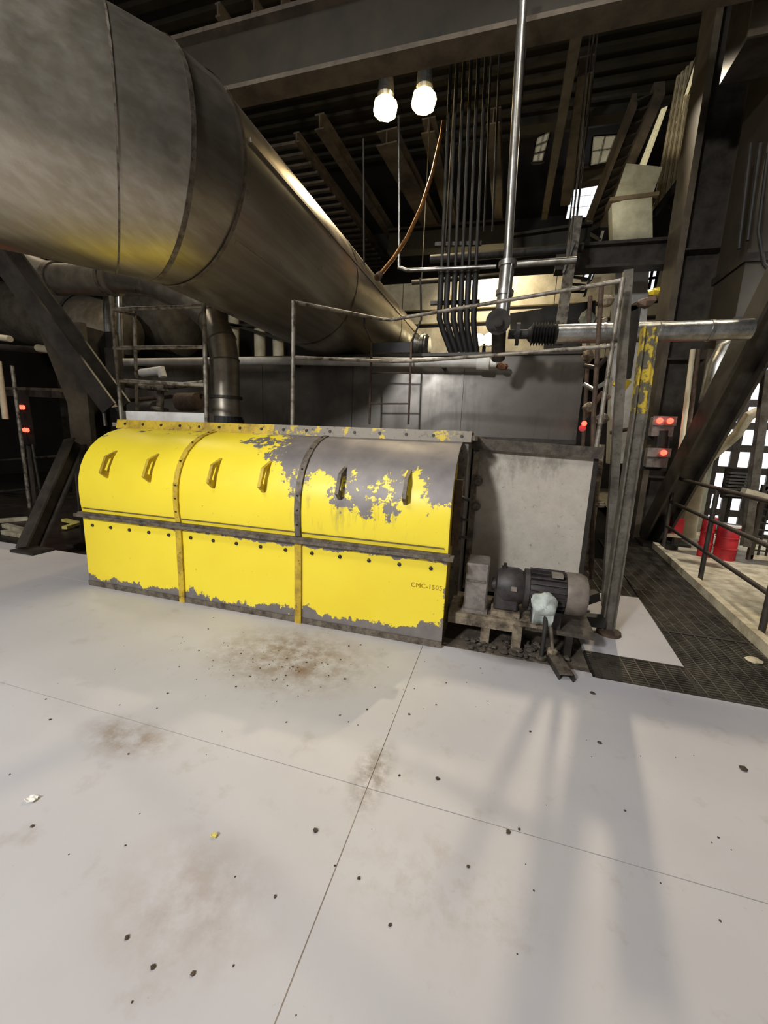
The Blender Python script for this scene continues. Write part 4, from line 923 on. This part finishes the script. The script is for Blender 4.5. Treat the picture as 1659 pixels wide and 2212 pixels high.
for p in ((-10.229, 6.5, 1.93), (-10.186, 6.5, 1.441)):
    p = Vector(p)
    for dx in (-.035, .035): MB().lathe(p+Vector((dx, 0, 0)), p+Vector((dx+.2, -1, 0)), [(0, .05), (.03, .045), (.06, .015)], 12).build('red_lens', 'red_lamp', e)
rail_thing('faint dark guard rail in the gloom at far left', [((-11.029, 7, -0.86), (-10.951, 7, 1.09)), ((-10.717, 7, -0.595), (-10.827, 7, 1.095))], [[(-12.363, 7, 0.614), (-9.888, 7, 0.867)], [(-12.529, 7, -0.201), (-9.993, 7, 0.148)]], .03, mat='brace_paint')
e = thing('cable_tray', 'pale horizontal tray behind the red lamps at far left', 'tray', (-11.547, 7.5, 2.324))
MB().bar((-12.882, 7.5, 2.335), (-10.377, 7.5, 2.301), .2, .16).build('tray', 'brace_paint', e)
MB().bar((-12.772, 7.45, 2.445), (-10.292, 7.45, 2.404), .02, .08).build('side_rail', 'column_paint', e)
# equipment behind the left rail
e = thing('pump_skid', 'dim cluster of pumps and valves behind the left guard rail', 'pump', (-4.779, 5, 1.741))
MB().lathe((-5.443, 5.1, 1.835), (-5.085, 5.1, 1.842), [(0, .1), (.05, .16), (.3, .16), (.35, .1)], 16).build('pump_casing', 'dark_steel', e, True)
MB().lathe((-4.729, 5.1, 1.998), (-4.354, 5.1, 2.004), [(0, .1), (.02, .13), (.35, .13), (.36, .06)], 16).build('motor', 'rusty', e, True)
MB().lathe((-4.994, 5, 1.735), (-4.927, 5, 2.37), [(0, .09), (.12, .09), (.13, .12), (.17, .12), (.18, .05), (.4, .05), (.42, .11), (.45, .11)], 14).build('valve', 'rail_steel', e, True)
MB().sweep([(-5.496, 5.2, 2.43), (-5.11, 5.2, 2.469), (-5.083, 5.2, 2.367)], .06, 10).build('elbow', 'white_paint', e, True)
MB().sweep([(-5.909, 5.2, 2.262), (-5.29, 5.2, 2.209), (-4.342, 5.2, 2.28)], .045, 10).build('line', 'rail_steel', e, True)
MB().sweep([(-5.879, 5.2, 2.006), (-4.35, 5.2, 2.133)], .03, 10).build('line', 'rusty', e, True)
MB().box(-4.02, -3.2, 4.75, 5.4, 1.64, 1.70).build('skid_plate', 'dark_steel', e)
e = thing('pipe_rack', 'light pipe rack behind the gap under the duct, left of the tank', 'pipe rack', (-7.169, 11, 3.94))
for p, q in (((-8.005, 11, 5.256), (-8.059, 11, 3.689)), ((-7.148, 11, 4.965), (-7.143, 11, 3.678)), ((-6.542, 11, 4.69), (-6.522, 11, 3.671))): MB().sweep([p, q], .16, 12).build('pipe', 'cream_paint', e, True)
for p, q in (((-8.362, 10.7, 4.612), (-5.784, 10.7, 4.586)), ((-8.196, 10.7, 4.734), (-4.936, 10.7, 3.84))): MB().bar(p, q, .08, .08).build('bar', 'girder_paint', e)
for k in range(5):
    p = Vector((-8.675, 5, -0.148))
e = thing('ground_beam', 'pale steel strips on the low floor left of the floor brace', 'strip', (-7.294, 4.355, -0.2))
for a, b in (((-7.836, 4.478, -0.2), (-7.259, 4.438, -0.2)), ((-8.787, 4.988, -0.2), (-8.595, 5.323, -0.2)), ((-8.324, 4.783, -0.2), (-7.423, 4.639, -0.2))): MB().bar(a, b, .08, .07).build('strip', 'kerb_paint', e)
e = thing('yellow_marker', 'folded yellow bar on the low floor left of the hood foot', 'marker', (-7.514, 5.312, -0.2))
for a, b in (((-7.845, 5.454, -0.18), (-7.379, 5.366, -0.18)), ((-7.229, 5.019, -0.18), (-7.344, 5.34, -0.18))): MB().bar(a, b, .09, .05).build('bar', 'yellow_scrap_paint', e)
# ------------------------------------------------------------------ debris on the floor
m = MB(); rr_ = random.Random(9)
for k in range(190):
    if k < 90: x, y = rr_.gauss(-1.35, .38), rr_.gauss(2.3, .2)
    else: x, y = rr_.uniform(-2.6, 1.5), rr_.uniform(.6, 2.8)
    if y > 2.86 or (x > .4 and y > 2.6): continue
    r = .0025+.0055*rr_.random()**2; m.lump((x, y, r*.3), r, k, .5, 5)
o = m.build('floor_grit', 'clod'); o['kind'] = 'stuff'; tag(o, 'dark grit and crumbs scattered over the pale floor', 'grit')
for i, (p, r, lb) in enumerate((((0.713, 2.671, 0), .024, 'dark clod on the floor just below the front grating strip'), ((0.655, 2.194, 0), .018, 'brown clod on the floor some way below the grating'),
      ((-0.156, 1.674, 0), .017, 'dark clod on the floor right of the seam corner'), ((-0.595, 1.259, 0), .017, 'flat dark flake on the middle floor'), ((0.167, 1.503, 0), .016, 'brown curled flake near the long floor seam'),
      ((1.33, 2.235, -0), .03, 'elongated dark clump at the right edge of the floor'), ((-0.871, 2.273, 0), .014, 'dark crumb right of the rusty floor stain'), ((-1.008, 0.753, 0), .012, 'dark crumb at the lower left of the floor'),
      ((-0.872, 0.719, 0), .012, 'grey smear crumb lowest at left'), ((-0.365, 1.144, 0), .01, 'dark crumb below the middle of the floor'), ((-1.684, 0.921, 0), .012, 'dark crumb below the white scrap'))):
    r *= .62; tag(MB().lump((p[0], p[1], r*.3), r, 50+i, .45, 8).build('dirt_clod', 'clod'), lb, 'debris', 'clods on the pale floor')
def scrap(p, w, mat, label, sd):
    r_ = random.Random(sd); m = MB(); n = 4
    vs = [(p[0]+(i/n-.5)*w*1.3+.2*w*r_.random(), p[1]+(j/n-.5)*w+.2*w*r_.random(), .004+.3*w*r_.random()) for i in range(n+1) for j in range(n+1)]
    m.add(vs, [(i*(n+1)+j, (i+1)*(n+1)+j, (i+1)*(n+1)+j+1, i*(n+1)+j+1) for i in range(n) for j in range(n)])
    o = m.build('paper_scrap', mat); o.modifiers.new('t', 'SOLIDIFY').thickness = .002; tag(o, label, 'scrap')
scrap((-1.815, 0.999, 0), .032, 'paper', 'crumpled white paper scrap on the floor at the left', 1)
scrap((-0.972, 1.109, 0), .018, 'yellow_scrap_paint', 'tiny yellow paint scrap on the left floor', 2)
